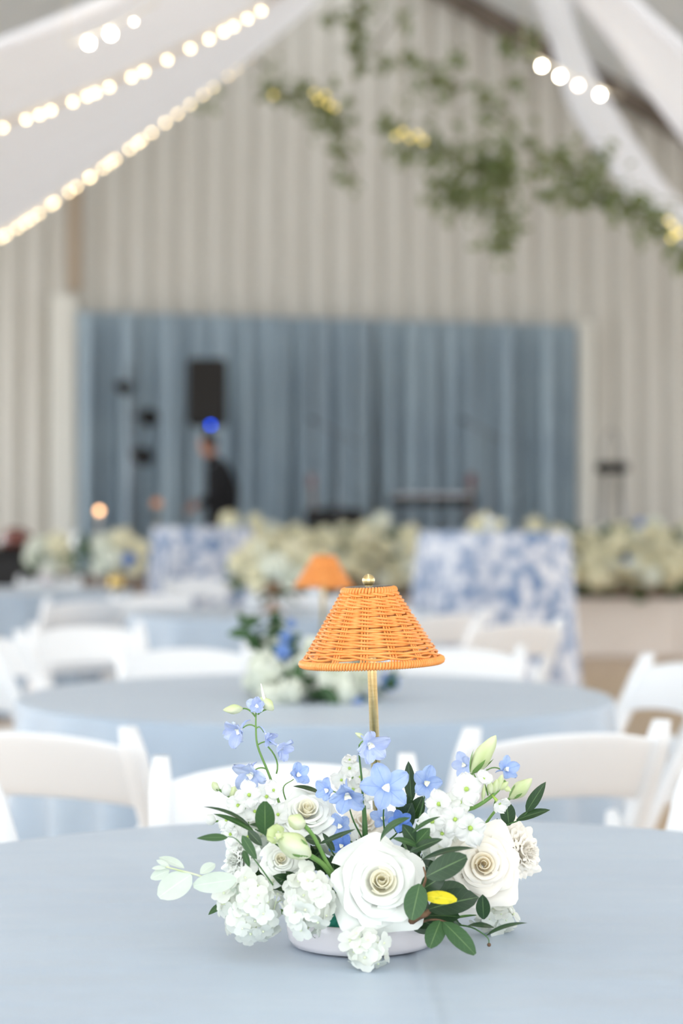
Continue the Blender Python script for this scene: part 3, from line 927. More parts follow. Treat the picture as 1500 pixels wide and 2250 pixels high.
t = dstem('sky blue delphinium floret nodding down over the white rose', [(800, 1850, 2.22), (775, 1800, 2.20), (760, 1745, 2.19)], .0012, 'dstem')
delph_floret(t, 763, 1742, 2.175, 104, (.0, -.8, -.55), 'delph', .3, .45)
delph_floret(t, 722, 1738, 2.20, 66, (-.5, -.7, .2), 'delph', 1.0, .5, at(756, 1760, 2.2))
t = dstem('deep blue delphinium florets tucked low beside the large rose', [(790, 1860, 2.24), (765, 1845, 2.22), (748, 1820, 2.22)], .0012, 'dstem')
delph_floret(t, 748, 1815, 2.205, 70, (-.2, -.9, .1), 'delph', .4, .4)
delph_floret(t, 752, 1862, 2.19, 62, (-.3, -.8, .5), 'delph_dark', .9, .3, at(770, 1848, 2.22))
t = dstem('deep blue delphinium floret peeping out behind the curled green leaf', [(850, 1850, 2.25), (872, 1830, 2.25), (876, 1812, 2.24)], .0012, 'dstem')
delph_floret(t, 878, 1806, 2.235, 62, (.1, -1, .3), 'delph_dark', .3, .25)
delph_floret(t, 842, 1800, 2.25, 60, (-.1, -.9, .4), 'delph', 1.3, .3, at(870, 1828, 2.25))
t = dstem('sky blue delphinium floret beside the upright dark leaf', [(905, 1850, 2.27), (925, 1780, 2.28), (936, 1735, 2.28)], .0012, 'dstem')
delph_floret(t, 934, 1722, 2.27, 84, (.25, -.9, .2), 'delph', .9, .4)
t = dstem('single small blue delphinium floret above the white rose', [(645, 1800, 2.26), (622, 1735, 2.26), (645, 1712, 2.255)], .0010)
delph_floret(t, 652, 1704, 2.25, 68, (.35, -.7, .25), 'delph', .2, .55)
t = dstem('pale blue delphinium florets behind the tall green lisianthus bud', [(1000, 1850, 2.30), (1040, 1740, 2.31), (1070, 1690, 2.31)], .0012)
delph_floret(t, 1022, 1682, 2.315, 66, (-.4, -.7, .2), 'delph_pale', .5, .5, at(1050, 1720, 2.31))
delph_floret(t, 1108, 1692, 2.30, 68, (.5, -.6, .3), 'delph', 1.1, .5, at(1070, 1692, 2.31))

# stock
def sstem(label, pts, r=.0024):
    P = [at(*p) for p in pts]
    t = thing('stock_flower', label, 'stock flower', P[0])
    n = 16
    new('stem', MB().add(*tube(spline(P, n), [r * (1 - .45 * i / n) for i in range(n + 1)], 7)).mesh('stem', M['stem']), t)
    return t
t = sstem('white stock spike with green bud tip leaning over the ivory rose', [(930, 1860, 2.24), (985, 1790, 2.20), (1040, 1775, 2.19), (1085, 1745, 2.19), (1110, 1715, 2.19)], .003)
for (x, y, s, f, sp) in ((1024, 1734, 78, (.0, -1, .15), .3), (1062, 1712, 44, (.1, -.9, .4), .8), (966, 1768, 70, (-.4, -.8, .3), .2),
                         (1000, 1800, 72, (-.1, -1, .1), .9), (952, 1805, 68, (-.5, -.8, .1), 1.4), (1032, 1818, 84, (.05, -1, -.1), .5),
                         (972, 1830, 64, (-.2, -1, -.1), .1), (1094, 1762, 52, (.5, -.7, -.5), .6), (990, 1762, 56, (-.2, -.7, .7), 1.1), (1010, 1765, 60, (.0, -.8, .6), .4)):
    stock_floret(t, x, y, 2.17 if y > 1790 else 2.18, s, f, sp, at(min(1085, max(960, x + 10)), max(1748, min(1800, y + 10)), 2.19), 4 if s > 50 else 5, .5 if s < 56 else .05)
for (x0, y0, x1, y1, w) in ((1085, 1742, 1092, 1712, 17), (1092, 1738, 1103, 1702, 16), (1098, 1735, 1116, 1718, 15), (1078, 1745, 1076, 1715, 16), (1105, 1728, 1122, 1738, 13), (1060, 1762, 1064, 1722, 9)):
    add_bud(t, at(x0, y0, 2.19), at(x1, y1, 2.182), w, 'bud', 0)
t = sstem('white stock spike with round buds at the outer edge of long leaves', [(640, 1850, 2.23), (560, 1790, 2.215), (510, 1755, 2.21), (474, 1730, 2.21)], .0024)
for (x, y, s, f, sp) in ((548, 1748, 62, (-.1, -.9, .35), .2), (585, 1752, 58, (.1, -.9, .4), .7), (600, 1738, 46, (.2, -.8, .5), .1), (525, 1770, 56, (-.4, -.8, .2), 1.1),
                         (560, 1782, 56, (0, -1, 0), .4), (500, 1800, 52, (-.5, -.8, -.2), .9), (508, 1832, 52, (-.4, -.9, -.1), .3), (545, 1838, 54, (-.1, -1, .0), .8), (528, 1808, 56, (-.3, -.9, .1), 1.4), (610, 1790, 56, (.1, -1, .2), 1.)):
    stock_floret(t, x, y, 2.195, s, f, sp, at(min(600, max(520, x)), 1785, 2.215), 4, .15)
for (x0, y0, x1, y1, w) in ((478, 1738, 467, 1718, 17), (500, 1748, 497, 1722, 26), (470, 1808, 454, 1793, 25), (508, 1752, 516, 1728, 20)):
    add_bud(t, at(x0, y0, 2.21), at(x1, y1, 2.20), w, 'stock' if w > 22 else 'bud', 2)
stem_to(t, at(470, 1806, 2.21), at(540, 1790, 2.215), .0011, M['stem'], name='pedicel')
t = sstem('ivory stock spike standing behind the brass pole and blue florets', [(790, 1840, 2.32), (780, 1760, 2.34), (772, 1690, 2.35)], .0024)
for (x, y, s, f, sp) in ((768, 1690, 52, (-.1, -.9, .5), .2), (790, 1708, 50, (.3, -.9, .3), .7), (752, 1715, 50, (-.4, -.8, .3), .1), (775, 1735, 56, (0, -1, .2), 1.1), (808, 1742, 46, (.4, -.9, .1), 1.1), (790, 1775, 54, (.1, -1, .1), .1), (768, 1672, 36, (0, -.6, .9), .3)):
    stock_floret(t, x, y, 2.335, s, f, sp, None, 4, .15)

# lisianthus buds
def lstem(label, pts, r=.0022, m='stem'):
    P = [at(*p) for p in pts]
    t = thing('lisianthus_bud', label, 'flower bud', P[0])
    new('stem', MB().add(*tube(spline(P, 14), r, 7)).mesh('stem', M[m]), t)
    return t
t = lstem('tall pointed green-white lisianthus bud rising above the white stock', [(985, 1850, 2.26), (1020, 1760, 2.25), (1036, 1700, 2.24)], .0016)
add_bud(t, at(1036, 1698, 2.24), at(1089, 1616, 2.225), 42, 'bud', 4)
t = lstem('slender green lisianthus bud pointing outward past the stock tip', [(1040, 1850, 2.26), (1085, 1785, 2.25), (1122, 1752, 2.24)], .0016)
add_bud(t, at(1120, 1754, 2.24), at(1168, 1711, 2.23), 34, 'bud', 4)
t = lstem('round greenish bud on a curved stem in front of the white rose', [(740, 1930, 2.16), (715, 1890, 2.14), (690, 1840, 2.125), (668, 1812, 2.12)], .0022)
add_bud(t, at(668, 1814, 2.12), at(634, 1796, 2.105), 36, 'bud', 3)
t = lstem('half-open greenish lisianthus bud above the small spray rose', [(738, 1940, 2.16), (710, 1900, 2.14), (678, 1878, 2.12)], .003)
add_bud(t, at(680, 1880, 2.12), at(606, 1832, 2.10), 56, 'bud', 4)
Wb = zframe(at(606, 1833, 2.10), at(590, 1822, 2.09) - at(606, 1833, 2.10))
pmb = MB().add(*petal(.014, .016, 5, 5, e=1.6, k=.6, cup=.1, a0=1.4, a1=.9, ruf=.001)).mesh('petal', M['bud'])
for q in range(5):
    new('petal', pmb, t, Wb @ Matrix.Translation((0, 0, -.009)) @ Matrix.Rotation(q * 1.257, 4, 'Z') @ Matrix.Translation((0, .005, 0)))

# sprigs of leaves
def sprig(label, pts, r=.0011, m='dstem', name='leaf_sprig'):
    P = [at(*p) for p in pts]
    t = thing(name, label, 'leaf sprig', P[0])
    new('stem', MB().add(*tube(spline(P, 14), [r * (1.2 - .6 * i / 14) for i in range(15)], 6)).mesh('stem', M[m]), t)
    return t
t = sprig('pale sage leaf sprig reaching out sideways over the cloth', [(560, 1960, 2.17), (500, 1945, 2.14), (430, 1922, 2.12), (365, 1905, 2.11)], .0014, 'bud')
leaf(t, (420, 1922, 2.115), (350, 1970, 2.10), 62, (-.3, -1, .35), 'leaf_pale', .2, 1.0, .5, .08)
leaf(t, (520, 1932, 2.13), (426, 1946, 2.115), 46, (0, -1, .3), 'leaf_pale', .2, 1.0, .5, .08)
leaf(t, (500, 1940, 2.14), (540, 1955, 2.15), 34, (0, -1, .5), 'leaf_pale', .2, 1.0, .5, .08)
leaf(t, (372, 1912, 2.115), (332, 1930, 2.11), 26, (-.2, -1, .4), 'leaf_pale', .2, 1.0, .55, .1)
leaf(t, (404, 1908, 2.115), (350, 1884, 2.13), 26, (.2, -.6, .9), 'leaf_pale', .3, 1.0, .6, .25)
leaf(t, (440, 1920, 2.12), (472, 1898, 2.13), 26, (.1, -.7, .8), 'leaf_pale', .3, 1.0, .6, .25)
leaf(t, (366, 1906, 2.112), (334, 1908, 2.11), 12, (.0, -.8, .7), 'leaf_pale', .1, 1.0, .7, .1)
leaf(t, (372, 1904, 2.112), (344, 1890, 2.115), 13, (.0, -.8, .7), 'leaf_pale', .1, 1.0, .7, .1)
t = sprig('round dark green leaf standing upright before the white stock', [(640, 1880, 2.17), (600, 1850, 2.14), (581, 1834, 2.125)])
leaf(t, (582, 1834, 2.125), (582, 1762, 2.115), 44, (0, -1, .2), 'leaf2', .1, 1.0, .5, .06)
t = sprig('long narrow grass-like leaves arching past the white stock', [(620, 1860, 2.18), (585, 1835, 2.15), (560, 1822, 2.13)])
leaf(t, (552, 1820, 2.13), (446, 1772, 2.11), 12, (.3, -.7, .9), 'leaf', .9, .8, .7, .3)
leaf(t, (560, 1830, 2.13), (468, 1788, 2.12), 15, (.2, -.8, .6), 'leaf2', .8, .8, .7, .3)
leaf(t, (610, 1820, 2.14), (548, 1812, 2.13), 16, (.1, -.8, .6), 'leaf', .3, .8, .7, .3)
t = sprig('small green leaves on a wiry stem crossing the white carnation', [(600, 1945, 2.11), (560, 1890, 2.105), (520, 1845, 2.10), (500, 1838, 2.10)], .0007)
leaf(t, (500, 1840, 2.10), (433, 1842, 2.095), 19, (0, -.9, .6), 'leaf2', .2, .75, .8, .12)
leaf(t, (532, 1836, 2.10), (564, 1888, 2.09), 24, (-.4, -1, .2), 'leaf2', .2, .8, .75, .1)
leaf(t, (545, 1825, 2.11), (575, 1858, 2.11), 22, (.2, -.9, .3), 'leaf', .2, .8, .75, .1)
leaf(t, (535, 1868, 2.11), (548, 1905, 2.11), 16, (-.4, -1, .2), 'leaf2', .2, .8, .75, .1)
t = sprig('single dark leaf arching over the top of the white rose', [(720, 1800, 2.24), (712, 1760, 2.235), (706, 1744, 2.23)])
leaf(t, (708, 1746, 2.23), (644, 1728, 2.21), 18, (.1, -.6, .9), 'leaf', .5, .8, .75, .2)
t = sprig('small green leaf tip poking out beside the drooping hydrangea', [(540, 1970, 2.20), (500, 1978, 2.18), (486, 1986, 2.175)])
leaf(t, (490, 1984, 2.175), (458, 2010, 2.165), 16, (-.3, -.9, .4), 'leaf2', .2, .8, .8, .1)
t = sprig('dark pointed leaves between the half-open bud and large rose', [(760, 1920, 2.20), (735, 1880, 2.17), (715, 1850, 2.15)])
for bb, tt, w in (((705, 1848, 2.15), (668, 1842, 2.14), 26), ((735, 1870, 2.16), (708, 1830, 2.15), 14), ((700, 1855, 2.15), (780, 1822, 2.13), 12), ((720, 1920, 2.17), (700, 1880, 2.16), 40), ((735, 1925, 2.17), (728, 1880, 2.16), 44), ((660, 1950, 2.16), (600, 1925, 2.14), 34), ((655, 1948, 2.16), (628, 1915, 2.14), 26)):
    leaf(t, bb, tt, w, (.1, -.9, .4), 'leaf', .3)
t = sprig('curled dark leaves sprouting just above the large white rose', [(900, 1890, 2.20), (890, 1860, 2.15), (880, 1845, 2.13)], .0014)
leaf(t, (835, 1850, 2.14), (902, 1796, 2.11), 26, (-.5, -.6, .7), 'leaf2', .9, .9, .7, .3)
leaf(t, (915, 1854, 2.13), (884, 1812, 2.12), 32, (.1, -1, .2), 'leaf', .2)
leaf(t, (912, 1856, 2.13), (944, 1820, 2.12), 32, (-.1, -1, .3), 'leaf2', .2)
leaf(t, (922, 1862, 2.12), (862, 1842, 2.105), 20, (0, -.7, .8), 'leaf2', .4)
leaf(t, (900, 1872, 2.12), (972, 1844, 2.105), 24, (.1, -.8, .6), 'leaf', .5)
leaf(t, (905, 1830, 2.12), (968, 1794, 2.13), 11, (-.2, -.8, .7), 'leaf2', .8, .8, .8, .3)
t = sprig('large dark oval leaves beside the large rose with one yellow leaf', [(930, 2010, 2.16), (925, 1965, 2.12), (935, 1930, 2.105), (930, 1905, 2.11)], .0017, 'twig')
leaf(t, (936, 1926, 2.10), (1024, 1884, 2.085), 56, (0, -.9, .5), 'leaf', .2, 1.05, .5, .08)
leaf(t, (922, 1942, 2.10), (904, 2020, 2.085), 52, (-.1, -1, .25), 'leaf2', .2, 1.0, .5, .08)
leaf(t, (930, 1968, 2.10), (1002, 1978, 2.085), 33, (.05, -.8, .6), 'leaf_yellow', .2, 1.0, .5, .08)
leaf(t, (925, 1955, 2.12), (978, 1922, 2.115), 44, (.2, -.9, .3), 'leaf', .3)
leaf(t, (925, 1890, 2.12), (1040, 1864, 2.10), 24, (.0, -.5, 1.), 'leaf', .5, .9, .7, .2)
leaf(t, (940, 1998, 2.12), (1050, 1972, 2.12), 64, (.1, -.8, .7), 'leaf', .3, 1., .6)
leaf(t, (950, 1962, 2.13), (1028, 1958, 2.14), 50, (.1, -.8, .6), 'leaf', .3, 1., .6)
leaf(t, (935, 2012, 2.13), (1010, 2015, 2.12), 44, (.1, -.8, .7), 'leaf', .3, 1., .6)
t = sprig('two mottled green leaves hanging over the bowl rim on a twig', [(905, 2035, 2.15), (940, 2022, 2.125), (968, 2022, 2.11), (1000, 2035, 2.10)], .0012, 'twig')
leaf(t, (968, 2022, 2.11), (944, 2082, 2.09), 44, (-.2, -1, .3), 'leaf2', .2, 1.0, .5, .08)
leaf(t, (974, 2026, 2.105), (1042, 2096, 2.08), 42, (.1, -1, .4), 'leaf2', .25, 1.0, .55, .1)
new('twig', MB().add(*tube(spline([at(890, 2030, 2.13), at(915, 2018, 2.12), at(940, 2005, 2.12), at(950, 1985, 2.13)], 10), [.003, .004, .0042, .0035, .003, .003, .0032, .003, .0025, .002, .0015], 8)).mesh('twig', M['twig']), t)
t = sprig('thin twig with narrow curved leaves trailing over the cloth', [(985, 2030, 2.16), (1030, 2036, 2.14), (1055, 2048, 2.13), (1072, 2062, 2.125), (1074, 2076, 2.125)], .0009)
leaf(t, (1085, 2038, 2.14), (1028, 2034, 2.13), 20, (0, -.5, 1), 'leaf', .4, .85, .8, .2)
leaf(t, (1068, 2056, 2.13), (1158, 2028, 2.12), 15, (.2, -.5, .9), 'leaf', .7, .8, .8, .25)
leaf(t, (1062, 2020, 2.15), (1060, 1966, 2.14), 32, (-.1, -1, .1), 'leaf', .3, 1., .65)
leaf(t, (1010, 2034, 2.14), (990, 2012, 2.14), 10, (-.1, -1, .3), 'leaf', .3)
new('seed_head', MB().add(*ball(.0022, 8, 6, at(1074, 2076, 2.125))).mesh('seed_head', M['twig']), t)
t = sprig('pair of pointed dark leaves beyond the ruffled ivory carnation', [(1090, 1830, 2.25), (1115, 1812, 2.245), (1140, 1802, 2.24), (1158, 1785, 2.235)], .0009)
leaf(t, (1134, 1802, 2.24), (1207, 1780, 2.225), 25, (.1, -.7, .7), 'leaf', .3, .85, .75, .2)
leaf(t, (1156, 1784, 2.235), (1198, 1719, 2.225), 27, (-.3, -1, .2), 'leaf', .2, .8, .75, .15)
leaf(t, (1118, 1814, 2.25), (1112, 1762, 2.245), 34, (0, -1, .3), 'leaf', .1, 1., .55)
leaf(t, (1085, 1830, 2.24), (1092, 1798, 2.235), 8, (0, -1, .3), 'leaf2', .1)
t = sprig('upright dark leaves in the shade behind the open blue floret', [(890, 1860, 2.29), (900, 1800, 2.295), (903, 1755, 2.295)], .0012)
leaf(t, (904, 1762, 2.295), (897, 1674, 2.295), 27, (-.2, -1, .2), 'leaf', .1, .9, .7)
leaf(t, (900, 1800, 2.295), (872, 1738, 2.29), 40, (.1, -1, .3), 'leaf', .2)
leaf(t, (905, 1800, 2.295), (928, 1750, 2.29), 36, (-.1, -1, .3), 'leaf', .2)
leaf(t, (875, 1830, 2.29), (905, 1765, 2.285), 46, (-.1, -1, .3), 'leaf', .2)
rg = random.Random(31)
inner = ('dark leaves deep inside the bowl below the white rose', 'dark leaves deep inside the bowl behind the large white rose', 'dark leaves deep inside the bowl near the ivory rose',
         'dark leaves deep inside the bowl behind the hydrangeas', 'dark leaves filling the shaded back of the bowl', 'dark leaves low over the foam by the brown twig')
for k, (lb, cx, cy, yy) in enumerate(zip(inner, (680, 800, 980, 600, 900, 930), (1880, 1890, 1930, 1930, 1880, 2010), (2.22, 2.22, 2.22, 2.2, 2.3, 2.17))):
    t = sprig(lb, [(790, 2040, 2.22), ((790 + cx) / 2, (2040 + cy) / 2, 2.22), (cx, cy, yy)])
    for q in range(7):
        a = rg.uniform(0, 6.28); l = rg.uniform(45, 75)
        bx, by = cx + rg.uniform(-30, 30), cy + rg.uniform(-15, 35)
        leaf(t, (bx, by, yy + rg.uniform(-.02, .02)), (bx + l * math.cos(a), by - l * abs(math.sin(a)) * .8, yy + rg.uniform(-.03, .03)), rg.uniform(26, 40), (rg.uniform(-.5, .5), -1, rg.uniform(0, .8)), 'leaf', .3)

# ------------------------------------------------------------------ white folding chairs
def build_chair():
    t = thing('folding_chair', 'white resin folding chair', 'chair', (0, 0, 0), 'white folding chairs')
    PT = Vector((0, -.235, .815)); PB = Vector((0, .20, 0))
    for s in (-1, 1):
        b = MB()
        P = [PB, PB.lerp(PT, .35), PB.lerp(PT, .56), PB.lerp(PT, .8) + Vector((0, -.004, 0)), PT]
        X = Vector((s * .215, 0, 0))
        V = []; F = []
        S = spline([p + X for p in P], 12)
        n = 10
        for i, p in enumerate(S):
            sc = 1.0 if i < 12 else .7
            for j in range(n):
                a = 2 * PI * j / n
                ca, sa = math.cos(a), math.sin(a)
                V.append((p.x + .021 * sc * math.copysign(abs(ca) ** .6, ca), p.y + .029 * sc * math.copysign(abs(sa) ** .6, sa), p.z + (.006 if i == 12 else 0)))
        for i in range(12):
            for j in range(n):
                a_ = i * n + j; b_ = i * n + (j + 1) % n
                F.append((a_, b_, b_ + n, a_ + n))
        F.append(tuple(range(n - 1, -1, -1))); F.append(tuple(range(12 * n, 13 * n)))
        new('post', MB().add(V, F).mesh('post', M['chair']), t)
        K = PB.lerp(PT, .73) + Vector((s * .180, .02, 0))
        Rf = Vector((s * .180, -.27, 0))
        new('rear_leg', MB().add(*tube([K + Vector((0, .012, .02)), K, K.lerp(Rf, .5), Rf], [.012, .02, .018, .017], 10)).mesh('rear_leg', M['chair']), t)
    def rail(u, v):
        # closed loop profile swept across: arched top rail bowed backwards
        s = u * 2 - 1
        x = s * .205
        bow = -.028 * (1 - s * s)
        arch = .026 * (1 - abs(s) ** 2.4)
        a = v * 2 * PI
        zc = .712; hh = .066
        zz = math.copysign(abs(math.sin(a)) ** .5, math.sin(a)) * hh
        yy = math.copysign(abs(math.cos(a)) ** .7, math.cos(a)) * .010
        z = zc + zz * 1.0 + arch * (1.0 if zz > 0 else .75)
        y = -.235 + (.80 - z) * .54 + yy + bow
        return (x, y, z)
    new('backrest', MB().add(*grid(16, 20, rail, True)).mesh('backrest', M['chair']), t)
    new('seat', MB().add(*box(.40, .40, .035, (0, .0, .435), .012)).mesh('seat', M['chair'], False), t)
    new('seat_pad', MB().add(*box(.36, .36, .03, (0, .005, .462), .014)).mesh('seat_pad', M['pad'], False), t)
    new('stretcher', MB().add(*tube([(-.21, .115, .155), (.21, .115, .155)], .011, 8)).mesh('stretcher', M['chair']), t)
    new('stretcher', MB().add(*tube([(-.18, -.215, .13), (.18, -.215, .13)], .011, 8)).mesh('stretcher', M['chair']), t)
    return t
chair = build_chair()
first = [True]
def put_chair(px, Y, face, label):
    """px, Y: where the middle of the top rail stands; face: direction the sitter looks"""
    f = Vector((face[0], face[1], 0)).normalized()
    rz = math.atan2(-f.x, f.y)
    p = Vector(((px - 750) * Y / FPX, Y, 0)) + f * .235
    Mx = Matrix.Translation(p) @ Matrix.Rotation(rz, 4, 'Z')
    if first[0]:
        first[0] = False
        chair.matrix_basis = Mx; WM[chair.name] = Mx; chair['label'] = label
        return chair
    return dup(chair, Mx, label)
def face_to(T, px, Y):
    return (T[0] - (px - 750) * Y / FPX, T[1] - Y)
put_chair(75, 4.06, face_to(T2, 75, 4.06), 'white folding chair turned away, on the tall delphinium side of lamp table')
put_chair(1250, 4.04, face_to(T2, 1250, 4.04), 'white folding chair turned away behind the tall lisianthus bud')
put_chair(625, 3.50, (.10, -1), 'white folding chair tucked under near table straight behind the flower bowl')
put_chair(-285, 3.18, face_to(T1, -285, 3.18), 'white folding chair at near table, only one post showing past tall delphinium')
put_chair(1785, 3.34, face_to(T1, 1785, 3.34), 'white folding chair at near table, only one post showing past ivory carnation')
put_chair(1500, 5.95, (-1, -.35), 'white folding chair beside second lamp table, standing on bare wood floor')
put_chair(405, 6.62, face_to(T2, 405, 6.62), 'white folding chair facing forward across second table, beside chairs at blue table')
put_chair(1005, 6.62, face_to(T2, 1005, 6.62), 'white folding chair facing forward behind the second lamp table, before toile table')
put_chair(190, 8.0, (.35, -1), 'white folding chair with shaded back standing between two blue tables')
put_chair(-40, 7.25, (.9, -.5), 'white folding chair with side turned, next to chair with shaded back')
put_chair(-95, 5.9, (1, -.4), 'white folding chair close beside second lamp table, away from toile tables')
put_chair(985, 9.1, (-.58, .81), 'white folding chair turned sideways at the compote table before toile cloth')
put_chair(1140, 8.3, (-.6, 1), 'white folding chair standing apart in front of the large toile table')
put_chair(430, 14.6, (-.1, -1), 'white folding chair behind compote table, below the smaller toile table')
put_chair(108, 14.6, (.1, -1), 'white folding chair at gold vase table, facing forward')
put_chair(190, 10.6, (-.5, .9), 'white folding chair with sunlit post between gold vase and compote tables')
put_chair(330, 11.4, (.3, -1), 'white folding chair beside compote table next to the gold vase')
put_chair(665, 11.5, (.0, -1), 'white folding chair behind the compote table, hidden by orange lamp')

# ------------------------------------------------------------------ second lamp and flowers on the second table
L2M = Matrix.Translation(((706 - 750) * 5.5 / FPX, 5.5, .76)) @ Matrix.Rotation(.02, 4, 'Y') @ Matrix.Scale(.95, 4)
dup(lamp, L2M, 'orange rattan lamp with brass pole standing on the second table')

def head_mesh(kind, mt, seed=0):
    b = MB(); rg = random.Random(seed)
    if kind == 'rose':
        for V, F, U, tt in rose_petals(1.0, 14, seed):
            b.add(V, F, U)
    else:
        n = 46
        pg = petal(.26, .30, 2, 2, e=1.15, k=.5, cup=-.2, a0=.3, a1=-.3)
        for i in range(n):
            z = 1 - 1.75 * (i + .5) / n; a = i * 2.39996
            d = Vector((math.sqrt(max(0, 1 - z * z)) * math.cos(a), math.sqrt(max(0, 1 - z * z)) * math.sin(a), z))
            W = zframe(d * rg.uniform(.78, .92), d + Vector((rg.uniform(-.4, .4), rg.uniform(-.4, .4), rg.uniform(-.4, .4))), rg.uniform(0, 6))
            for q in range(4): b.add(*pg, M=W @ Matrix.Rotation(q * PI / 2, 4, 'Z'))
        b.add(*ball(.7, 10, 7))
    return b.mesh(kind, mt)
H = {('rose', 'w'): head_mesh('rose', M['bgwhite'], 1), ('rose', 'i'): head_mesh('rose', M['bgflower'], 2), ('hydrangea', 'w'): head_mesh('hydrangea', M['bgwhite'], 3),
     ('hydrangea', 'i'): head_mesh('hydrangea', M['bgflower'], 4), ('delphinium', 'b'): head_mesh('hydrangea', M['bgblue'], 5)}
def head(kind, key, p, R, facing, label, group, spin=0.):
    o = new(kind, H[(kind, key)], None, zframe(p, facing, spin) @ Matrix.Scale(R, 4))
    return tag(o, label, kind, group)

leaf_lo = petal(1.0, .5, 4, 2, e=.9, k=.7, cup=0, a0=.2, a1=-.3, fold=.15)
def leaf_cloud(blobs, n, size, seed, mt, name='foliage', droop=0., spread=.45):
    """many leaves scattered round several places, joined: nobody could count them"""
    rg = random.Random(seed); b = MB()
    tot = sum(r for _, r in blobs)
    for c, r in blobs:
        for i in range(max(3, int(n * r / tot))):
            d = Vector((rg.gauss(0, 1), rg.gauss(0, 1), rg.gauss(0, 1)))
            p = Vector(c) + d * r * spread
            dirv = Vector((rg.gauss(0, 1), rg.gauss(0, 1), rg.gauss(0, .8) - droop))
            b.add(*leaf_lo, M=frame(p, dirv, (rg.gauss(0, 1), rg.gauss(0, 1), 1)) @ Matrix.Scale(size * rg.uniform(.6, 1.2), 4))
    return b.mesh(name, mt)

def arrangement(Y, cx, base_z, heads, leaves, lab, dish, dish_label, dish_cat, seed):
    """heads: (kind, key, px, py, rpx, dY)"""
    rg = random.Random(seed)
    for kind, key, px, py, rp, dy in heads:
        p = at(px, py, Y + dy)
        f = Vector(((px - cx) / 120, -.9, (1 if dy > 0 else .4)))
        head(kind, key, p, rp * Y / FPX, f, '%s %s %s' % ({'w': 'white', 'i': 'ivory', 'b': 'blue'}[key], kind, lab), '%s %s' % (kind, lab), rg.uniform(0, 6))
    if leaves:
        o = thing('foliage_sprig', 'dark leaves %s' % lab, 'foliage', at(cx, leaves[0][1], Y))
        q = new('foliage', leaf_cloud([(at(x, y, Y + d), r * Y / FPX) for x, y, r, d in leaves], 110, .06, seed, M['bg_leaf']), o)
        q['kind'] = 'stuff'
    o = new(dish_cat, dish, None, Matrix.Translation(((cx - 750) * Y / FPX, Y, base_z)))
    tag(o, dish_label, dish_cat)

bowl2 = MB().add(*lathe([(1e-6, 0), (.06, 0), (.08, .008), (.0835, .032), (.082, .0335), (.08, .02), (.07, .006), (1e-6, .006)], 40)).mesh('bowl', M['bowl'])
compote = MB().add(*lathe([(1e-6, 0), (.06, 0), (.062, .006), (.02, .02), (.012, .06), (.016, .09), (.06, .10), (.10, .125), (.11, .15), (.106, .152), (.09, .12), (1e-6, .11)], 40)).mesh('compote', M['terracotta'])
vase = MB().add(*lathe([(1e-6, 0), (.035, 0), (.045, .02), (.05, .05), (.038, .09), (.03, .11), (.036, .125), (.034, .125), (.026, .11), (1e-6, .08)], 32)).mesh('vase', M['gold'])
arrangement(5.30, 700, .7615,
            [('hydrangea', 'w', 585, 1480, 48, -.08), ('hydrangea', 'w', 600, 1530, 42, -.14), ('rose', 'w', 560, 1455, 30, -.02), ('rose', 'w', 655, 1470, 34, -.12), ('hydrangea', 'w', 640, 1520, 34, -.16),
             ('rose', 'w', 735, 1470, 36, -.14), ('hydrangea', 'w', 758, 1520, 30, -.14), ('rose', 'w', 800, 1490, 34, -.06), ('rose', 'w', 690, 1430, 34, .0), ('hydrangea', 'w', 620, 1420, 34, .02),
             ('rose', 'w', 580, 1410, 24, .03), ('rose', 'w', 760, 1430, 34, .03), ('hydrangea', 'w', 560, 1500, 30, .02), ('rose', 'w', 600, 1380, 20, .03), ('rose', 'w', 820, 1450, 28, .02),
             ('delphinium', 'b', 622, 1432, 20, -.14), ('delphinium', 'b', 628, 1400, 16, -.06), ('delphinium', 'b', 855, 1498, 24, -.04), ('delphinium', 'b', 785, 1545, 16, -.15), ('delphinium', 'b', 640, 1370, 12, .0)],
            [(680, 1505, 40, -.12), (700, 1530, 34, -.14), (580, 1390, 30, 0), (550, 1410, 24, 0), (740, 1500, 40, -.05), (640, 1440, 40, 0), (790, 1470, 34, 0), (835, 1510, 26, -.08), (545, 1385, 20, .02)],
            'in the low bowl under the second orange lamp', bowl2, 'low white bowl of flowers under the second orange lamp', 'bowl', 41)
arrangement(10.2, 600, .7615,
            [('hydrangea', 'i', 525, 1238, 32, 0), ('hydrangea', 'i', 560, 1210, 34, -.05), ('hydrangea', 'w', 600, 1245, 38, -.12), ('hydrangea', 'i', 640, 1215, 34, -.03), ('rose', 'w', 560, 1200, 20, -.1),
             ('hydrangea', 'i', 680, 1235, 32, .02), ('rose', 'i', 560, 1262, 26, -.14), ('rose', 'w', 640, 1262, 28, -.12), ('rose', 'i', 600, 1190, 24, .05), ('rose', 'i', 530, 1268, 22, .0), ('rose', 'i', 690, 1265, 22, .0)],
            [(560, 1285, 40, 0), (600, 1290, 46, -.05), (640, 1285, 40, 0), (520, 1275, 26, 0), (690, 1280, 26, 0)],
            'in the brown footed compote', compote, 'brown footed compote of ivory flowers on the third table', 'compote', 42)
arrangement(13.2, 255, .7615,
            [('hydrangea', 'w', 225, 1200, 32, 0), ('hydrangea', 'i', 270, 1190, 34, .0), ('hydrangea', 'w', 250, 1228, 32, -.08), ('hydrangea', 'i', 305, 1205, 26, .02), ('rose', 'w', 222, 1235, 24, -.05), ('rose', 'i', 300, 1235, 22, -.05), ('delphinium', 'b', 282, 1230, 18, -.1)],
            [(180, 1215, 34, 0), (172, 1230, 30, 0), (255, 1258, 28, 0), (190, 1195, 20, 0)],
            'in the gold vase', vase, 'small gold vase of white flowers beside a sunlit chair', 'vase', 43)
